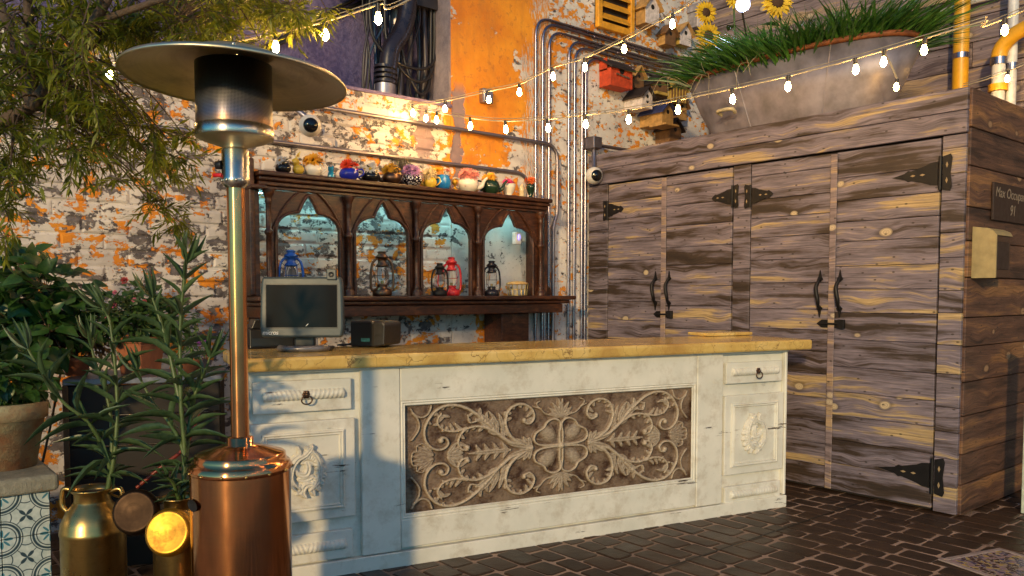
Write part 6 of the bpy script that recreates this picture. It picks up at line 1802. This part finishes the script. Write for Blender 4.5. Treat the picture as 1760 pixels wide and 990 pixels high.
# pot plant on the bench
p = pt_d(12, 822, 3.38); p.z = zledge + 0.0225
pt1 = empty('terracotta_pot', p, 'mossy terracotta pot of low green leaves standing on the tiled bench', 'potted plant')
terracotta(pt1, px2m(66, p), px2m(112, p), TERRA)
shrub(pt1, Vector((0, 0, 0.2)), [((0.02, 0, 0.36), (0.17, 0.15, 0.13), 170), ((-0.12, 0, 0.42), (0.15, 0.15, 0.14), 120)], BROAD, STEM, 0, 0.075, 0.055, 11, single=True)
# tall broad-leaved vine behind
q0 = pt_d(20, 700, 3.75); q0.z = 0.0
sh_ = empty('broad_leaf_shrub', q0, 'tall broad leaved green shrub against the peeling wall', 'shrub')
def rel(u, v, d, o): return pt_d(u, v, d) - o
shrub(sh_, Vector((0, 0, 0.02)), [(rel(30, 470, 3.9, q0), (0.20, 0.15, 0.12), 110), (rel(80, 500, 3.85, q0), (0.20, 0.14, 0.14), 120), (rel(20, 555, 3.75, q0), (0.22, 0.14, 0.16), 150), (rel(85, 570, 3.75, q0), (0.18, 0.12, 0.14), 110), (rel(-40, 500, 3.8, q0), (0.2, 0.15, 0.2), 80), (rel(10, 640, 3.7, q0), (0.2, 0.12, 0.14), 130), (rel(125, 520, 3.9, q0), (0.13, 0.1, 0.10), 45)], BROAD, BARK, 0, 0.085, 0.065, 5, single=True)
# dark tall crate
cA = pt_d(112, 660, 3.75); cB = pt_d(378, 650, 3.95)
CZ = pt_d(240, 650, 3.8).z
cr = empty('dark_planter_box', (cA.x, cA.y, 0), 'tall dark brown wooden planter box with a painted blue lit rim behind the milk cans', 'planter box', math.atan2(cB.y - cA.y, cB.x - cA.x))
CLn = (cB - cA).to_2d().length
DK = flat('stained_black_wood', (0.010, 0.006, 0.0045), 0.6, 0, 0.5, 12)
nbd = 6
for i in range(nbd):
    box('board', 0.004, CLn - 0.004, 0.0, 0.025, 0.02 + (CZ - 0.05) * i / nbd, 0.02 + (CZ - 0.05) * (i + 1) / nbd - 0.004, DK, cr, 0.003)
box('side_board', 0.0, 0.024, 0.026, 0.42, 0.02, CZ - 0.03, DK, cr); box('side_board', CLn - 0.024, CLn, 0.026, 0.42, 0.02, CZ - 0.03, DK, cr)
box('corner_batten', -0.012, 0.012, -0.012, -0.0005, 0.0, CZ - 0.03, flat('batten_brown', (0.10, 0.05, 0.02), 0.5), cr, 0.002)
box('rim', -0.01, CLn + 0.01, -0.014, 0.43, CZ - 0.03, CZ, flat('rim_lit_blue', (0.20, 0.22, 0.28), 0.35, 0.6), cr, 0.004)  # blue light on the top edge is put into the rim colour
# pots on it
p = pt_d(242, 640, 4.02); p.z = CZ + 0.0005
pk = empty('flowering_pot', p, 'square brown terracotta pot of bushy green leaves with small pink flowers', 'potted plant')
w_ = px2m(28, p)
MB().add([(-w_ * .8, -w_ * .8, 0), (w_ * .8, -w_ * .8, 0), (w_ * .8, w_ * .8, 0), (-w_ * .8, w_ * .8, 0), (-w_, -w_, w_ * 1.9), (w_, -w_, w_ * 1.9), (w_, w_, w_ * 1.9), (-w_, w_, w_ * 1.9)],
         [(3, 2, 1, 0), (0, 1, 5, 4), (1, 2, 6, 5), (2, 3, 7, 6), (3, 0, 4, 7), (4, 5, 6, 7)]).build('pot', TERRA2, pk, None, 0.004, R(30))
MB().box(-w_ * 1.08, w_ * 1.08, -w_ * 1.08, w_ * 1.08, w_ * 1.9, w_ * 2.25).build('pot_rim', TERRA2, pk, None, 0.005, R(30))
SMALL = leaf_material('small_leaf', (0.018, 0.055, 0.014), (0.06, 0.125, 0.025), 0.22, 0.4)
shrub(pk, Vector((0, 0, w_ * 2)), [((0, 0, 0.26), (0.17, 0.15, 0.13), 260), ((-0.13, 0, 0.30), (0.13, 0.12, 0.12), 150), ((0.14, 0, 0.27), (0.13, 0.12, 0.11), 150), ((0.0, 0, 0.38), (0.08, 0.08, 0.09), 60)], SMALL, STEM, 0, 0.05, 0.034, 21)
for i, (u, v, r) in enumerate(((215, 483, 0.022), (195, 525, 0.02), (182, 543, 0.018), (168, 517, 0.014), (198, 503, 0.014), (231, 516, 0.014), (249, 519, 0.014))):
    flower(pk, 'rose', (0.62, 0.16, 0.26) if i % 3 else (0.66, 0.10, 0.10), (0.4, 0.1, 0.1), pt_d(u, v, 3.9) - p, r, TOCAM + Vector((0, 0, 0.5)))
p = pt_d(108, 640, 3.92); p.z = CZ + 0.0005
p = p + (cB - cA).normalized() * 0.06; p.z = CZ + 0.0005
dh = empty('dried_hydrangea', p, 'pot of dried brown hydrangea heads beside the pink flowers', 'potted plant')
terracotta(dh, 0.07, 0.09, TERRA2)
DRY = leaf_material('dried_petal', (0.10, 0.05, 0.02), (0.26, 0.15, 0.055), 0.2, 0.7)
shrub(dh, Vector((0, 0, 0.08)), [((-0.02, 0, 0.19), (0.12, 0.10, 0.09), 520), ((0.09, 0, 0.16), (0.09, 0.08, 0.08), 300), ((-0.13, -0.02, 0.17), (0.09, 0.08, 0.08), 300)], DRY, BARK, 0, 0.024, 0.02, 31, 2)
# small purple flower spray right of the pot
p = pt_d(330, 640, 4.05); p.z = CZ + 0.0005
pf = empty('lavender_pot', p, 'small clay pot with purple flower spikes near the steel pole', 'potted plant')
terracotta(pf, 0.05, 0.07, TERRA2)
shrub(pf, Vector((0, 0, 0.06)), [((0, 0, 0.13), (0.08, 0.07, 0.07), 110)], SMALL, STEM, 0, 0.04, 0.012, 41, 2)
for i in range(4): flower(pf, 'mum', (0.25, 0.05, 0.36), (0.2, 0.05, 0.2), (-0.05 + 0.035 * i, -0.05, 0.15 + 0.02 * (i % 2)), 0.014, TOCAM)

# ------------------------------------------------------------------ milk cans and their lids
def milk_can(u, d, rpx, v_sh, v_top, label, rz=0.0):
    p = pt_d(u, 900, d); p.z = 0
    s = d / FPX; r = rpx * s
    zs = pt_d(u, v_sh, d).z; zt2 = pt_d(u, v_top, d).z
    t = empty('milk_can', p, label, 'milk can', rz)
    dz = zt2 - zs
    lathe('body', [(0.001, 0.0), (r * 0.95, 0.0), (r, 0.012), (r, zs - 0.05), (r * 1.02, zs - 0.045), (r * 1.02, zs - 0.03), (r, zs - 0.025), (r * 0.98, zs), (r * 0.80, zs + dz * 0.35), (r * 0.60, zs + dz * 0.55), (r * 0.56, zs + dz * 0.62)], BRASS, t, 40)
    lathe('neck', [(r * 0.56, zs + dz * 0.62), (r * 0.56, zs + dz * 0.85), (r * 0.68, zs + dz * 0.95), (r * 0.70, zt2), (r * 0.64, zt2), (r * 0.55, zs + dz * 0.86)], BRASS, t, 36)
    MB().add([(r * 0.54 * math.cos(a), r * 0.54 * math.sin(a), zs + dz * 0.84) for a in [2 * math.pi * i / 20 for i in range(20)]], [tuple(range(20))]).build('soil', SOIL, t)
    for sg in (-1, 1):
        P = bez([(sg * r * 0.62, 0, zs + dz * 0.9), (sg * r * 0.95, 0, zs + dz * 0.95), (sg * r * 1.02, 0, zs + dz * 0.5), (sg * r * 0.84, 0, zs + dz * 0.28)], 6)
        tube('handle', P, 0.010, BRASS, t, 8)
    return t, p, r, zs, zt2
can1, pc1, rc1, zs1, zt1 = milk_can(160, 3.22, 52, 895, 838, 'aged brass milk can planter beside the tiled bench', YAW - R(90))
can2, pc2, rc2, zs2, zt2_ = milk_can(308, 3.10, 43, 905, 853, 'aged brass milk can planter tucked behind the copper heater', YAW - R(70))
def can_lid(center, r, aim, mat, label, can_top):
    t = empty('can_lid', center, label, 'lid')
    q = Vector(aim).normalized().to_track_quat('Z', 'Y').to_matrix().to_4x4()
    MB().lathe([(r, -0.030), (r * 1.03, -0.026), (r * 1.03, -0.012), (r * 0.98, 0.0), (r * 0.90, 0.006), (r * 0.84, 0.008), (r * 0.78, 0.006), (r * 0.45, 0.010), (r * 0.38, 0.008), (0.001, 0.011)], 40, q).build('disc', mat, t)
    MB().lathe([(r, -0.030), (r * 0.95, -0.028), (0.001, -0.026)], 40, q).build('underside', mat, t)
    ch = can_top - center
    tube('chain', bez([q @ Vector((0, r * 1.0, -0.02)), ch * 0.5 + Vector((0, 0, 0.02)), ch], 5), 0.004, BRASS, t, 6)
    return t
l1 = pt_d(231, 880, 3.02)
DKB = metal('tarnished_brass', (0.045, 0.028, 0.018), 0.5, 0.0, 0.5, 8.0)
can_lid(l1, px2m(38, l1), (-0.55, -0.75, 0.25), DKB, 'dark tarnished milk can lid hanging beside the first can', Vector((pc1.x + 0.06, pc1.y, zt1 - 0.03)))
l2 = pt_d(288, 915, 2.90)
can_lid(l2, px2m(40, l2), (-0.62, -0.70, 0.28), GOLD, 'shiny golden milk can lid hanging in front of the second can', Vector((pc2.x, pc2.y, zt2_ - 0.03)))

# ------------------------------------------------------------------ oleanders
OLE = leaf_material('oleander_leaf', (0.030, 0.072, 0.028), (0.095, 0.155, 0.065), 0.2, 0.35)
def oleander(name_label, base, stems, seed):
    r = random.Random(seed)
    t = empty('oleander', base, name_label, 'plant', 0, 'oleanders growing in the milk cans')
    lm, sm = LeafBag(), MB()
    for (pts, L, step) in stems:
        P = bez([Vector(p) - base for p in pts], 8); n = len(P)
        sm.tube(P, [0.011 - 0.007 * i / (n - 1) for i in range(n)], 6)
        d = 0; a0 = r.uniform(0, 6)
        length = sum((P[i + 1] - P[i]).length for i in range(n - 1))
        s = length * 0.14
        while s < length:
            acc = 0
            for i in range(n - 1):
                seg = (P[i + 1] - P[i]).length
                if acc + seg >= s: break
                acc += seg
            p = P[i].lerp(P[i + 1], (s - acc) / seg); ax = (P[i + 1] - P[i]).normalized()
            f = s / length
            k = r.choice((2, 3, 3))
            a0 += 1.05
            e1 = ax.orthogonal().normalized(); e2 = ax.cross(e1)
            for j in range(k):
                a = a0 + j * 2 * math.pi / k + r.uniform(-0.25, 0.25)
                o = e1 * math.cos(a) + e2 * math.sin(a)
                up = 0.15 + 1.2 * f ** 1.6 + r.uniform(-0.35, 0.35)
                dd = (o + ax * up).normalized()
                ll = L * (0.75 + 0.5 * math.sin(math.pi * min(1, f * 1.1))) * r.uniform(0.8, 1.15)
                lm.leaf(p, dd, ax - o * 0.4, ll, ll * 0.125, 4, r.uniform(0.1, 0.5) * (1.25 - f), 0.35)
            s += step * r.uniform(0.8, 1.2)
        for j in range(5):                       # tuft of young leaves at the tip
            a = j * 1.256; ax = (P[-1] - P[-3]).normalized(); e1 = ax.orthogonal().normalized(); e2 = ax.cross(e1)
            lm.leaf(P[-1], ax + (e1 * math.cos(a) + e2 * math.sin(a)) * 0.35, e1 * math.cos(a) + e2 * math.sin(a), L * 0.8, L * 0.12, 3, -0.1, 0.3)
    sm.build('stems', STEM, t); lm.build(OLE, t)
D1, D2 = 3.22, 3.12
b1 = Vector((pc1.x, pc1.y, zt1 - 0.06)) + RT * 0.05; b2 = Vector((pc2.x, pc2.y, zt2_ - 0.05)) + RT * 0.01
oleander('oleander with three leaning stems growing in the first milk can', b1,
         [([b1, pt_d(197, 780, D1), pt_d(201, 680, D1 + 0.02), pt_d(190, 560, D1 + 0.04), pt_d(176, 530, D1 + 0.04)], 0.165, 0.075),
          ([b1, pt_d(188, 800, D1), pt_d(155, 730, D1 - 0.05), pt_d(108, 690, D1 - 0.1), pt_d(60, 620, D1 - 0.14), pt_d(48, 600, D1 - 0.14)], 0.165, 0.075),
          ([b1, pt_d(192, 790, D1 + 0.05), pt_d(188, 700, D1 + 0.08), pt_d(163, 620, D1 + 0.12), pt_d(155, 585, D1 + 0.12)], 0.145, 0.085)], 3)
oleander('tallest oleander with four stems growing in the second milk can', b2,
         [([b2, pt_d(318, 790, D2), pt_d(311, 690, D2), pt_d(310, 560, D2 + 0.02), pt_d(318, 470, D2 + 0.02), pt_d(321, 452, D2 + 0.02)], 0.165, 0.072),
          ([b2, pt_d(316, 780, D2), pt_d(290, 725, D2 + 0.06), pt_d(262, 690, D2 + 0.1), pt_d(236, 640, D2 + 0.12)], 0.155, 0.078),
          ([b2, pt_d(322, 760, D2 + 0.03), pt_d(335, 680, D2 + 0.05), pt_d(352, 640, D2 + 0.05), pt_d(362, 610, D2 + 0.05)], 0.15, 0.078),
          ([pt_d(309, 690, D2), pt_d(290, 600, D2 + 0.03), pt_d(272, 540, D2 + 0.05), pt_d(262, 512, D2 + 0.05)], 0.155, 0.078),
          ([b2, pt_d(300, 835, D2 - 0.06), pt_d(288, 820, D2 - 0.1)], 0.09, 0.03)], 8)
o = MB().tube([q - pt_d(235, 838, 3.3) for q in bez([pt_d(235, 838, 3.3), pt_d(280, 800, 3.32), pt_d(320, 765, 3.36), pt_d(348, 690, 3.4)], 6)], 0.008, 6).build('red_hose', flat('hose_red', (0.20, 0.025, 0.014), 0.4), None, pt_d(235, 838, 3.3))
tag(o, 'thin red brown hose looping between the milk cans and the planter box', 'hose')

# ------------------------------------------------------------------ tree overhead
TREE = leaf_material('tree_leaf', (0.06, 0.095, 0.007), (0.27, 0.28, 0.018), 0.42, 0.45)
tb_ = pt_d(-190, 900, 3.2); tb_.z = 0
tree = empty('pepper_tree', tb_, 'overhanging tree with fine narrow yellow green leaves above the planters', 'tree')
tr_, tw, lv = MB(), MB(), MB()
def T(u, v, d): return pt_d(u, v, d) - tb_
limb_px = [[(-190, 560, 3.2), (-120, 380, 3.15), (-30, 240, 3.1), (58, 182, 3.1)],
           [(58, 182, 3.1), (52, 90, 3.05), (48, 0, 3.0), (40, -120, 2.95)],
           [(58, 182, 3.1), (110, 110, 3.0), (160, 40, 2.95), (190, -10, 2.9), (240, -90, 2.95)],
           [(160, 40, 2.95), (260, 5, 2.9), (360, -25, 2.85), (500, -60, 2.8)],
           [(58, 182, 3.1), (20, 60, 3.2), (-10, -20, 3.2)],
           [(110, 110, 3.0), (200, 60, 3.2), (290, 50, 3.3)]]
trunk = bez([Vector((0, 0, 0)), T(-200, 750, 3.2), T(*limb_px[0][0])], 6)
tr_.tube(trunk, [0.075 - 0.002 * i for i in range(len(trunk))], 10)
anchors = []
for i, Lp in enumerate(limb_px):
    P = bez([T(*q) for q in Lp], 7); n = len(P)
    r0 = (0.05, 0.026, 0.028, 0.014, 0.03, 0.012)[i]
    tr_.tube(P, [r0 * (1 - 0.6 * k / (n - 1)) for k in range(n)], 8)
    anchors += P
tr_.build('trunk', BARK, tree)
r = random.Random(99)
clumps = []                                              # (u, v, depth, spread px, weight)
for (u, v, s, k) in ((30, 40, 60, 9), (120, 30, 55, 9), (200, 30, 60, 9), (280, 20, 55, 8), (360, 15, 55, 9), (440, 20, 50, 8), (500, 30, 40, 6), (545, 18, 28, 3), (60, 110, 60, 9), (140, 110, 55, 8), (30, 190, 55, 9), (110, 190, 60, 9), (190, 200, 55, 8), (230, 60, 50, 7), (300, 62, 40, 5), (390, 55, 35, 4),
                     (250, 220, 45, 6), (30, 250, 45, 6), (120, 255, 45, 4), (200, 262, 40, 4), (265, 275, 34, 4), (288, 325, 24, 3), (10, 320, 34, 4), (0, 380, 26, 2), (300, 375, 16, 2), (150, 165, 50, 6), (-40, 100, 60, 6), (-60, 250, 60, 6), (90, -40, 70, 6), (250, -50, 70, 6), (400, -50, 60, 6), (330, 20, 40, 5), (470, 15, 35, 4), (410, 35, 30, 4), (465, 80, 14, 1), (330, 250, 25, 2)):
    for j in range(k):
        clumps.append((u + r.gauss(0, s * 0.55), v + r.gauss(0, s * 0.5), (2.95 if u < 170 else 3.2) + r.uniform(-0.22, 0.5)))
for (u, v, d) in clumps:
    c = T(u, v, d)
    a = min(anchors, key=lambda q: (q - c).length)
    tw.tube(bez([a, a.lerp(c, 0.55) + Vector((0, 0, 0.06)), c], 4), [0.005 - 0.0004 * i for i in range(9)], 4)
    for j in range(5):                                   # drooping leafy twigs
        d0 = Vector((r.gauss(0, 0.8), r.gauss(0, 0.8), r.uniform(-0.7, 0.6))).normalized()
        Lt = r.uniform(0.06, 0.15)
        P = [c + d0 * (Lt * t) + Vector((0, 0, -0.25 * Lt * t * t)) for t in (0, 0.33, 0.66, 1.0)]
        tw.tube(P, 0.0014, 3, cap=False)
        for k in range(13):
            t = (k + 0.5) / 13
            i = min(2, int(t * 3)); p = P[i].lerp(P[i + 1], t * 3 - i); ax = (P[i + 1] - P[i]).normalized()
            o = Vector((r.gauss(0, 1), r.gauss(0, 1), r.gauss(0, 0.7)))
            o = (o - ax * o.dot(ax)).normalized()
            ll = r.uniform(0.036, 0.068)
            lv.leaf(p, o * 0.8 + ax * 0.8 + Vector((0, 0, -0.15)), Vector((r.uniform(-1, 1), r.uniform(-1, 1), 1)), ll, ll * 0.19, 2, 0.2, 0.2)
tw.build('twigs', BARK, tree, recalc=False)
lv.build('crown', TREE, tree, recalc=False)
print('tree leaves', len(lv.f), 'objects', len(bpy.data.objects))
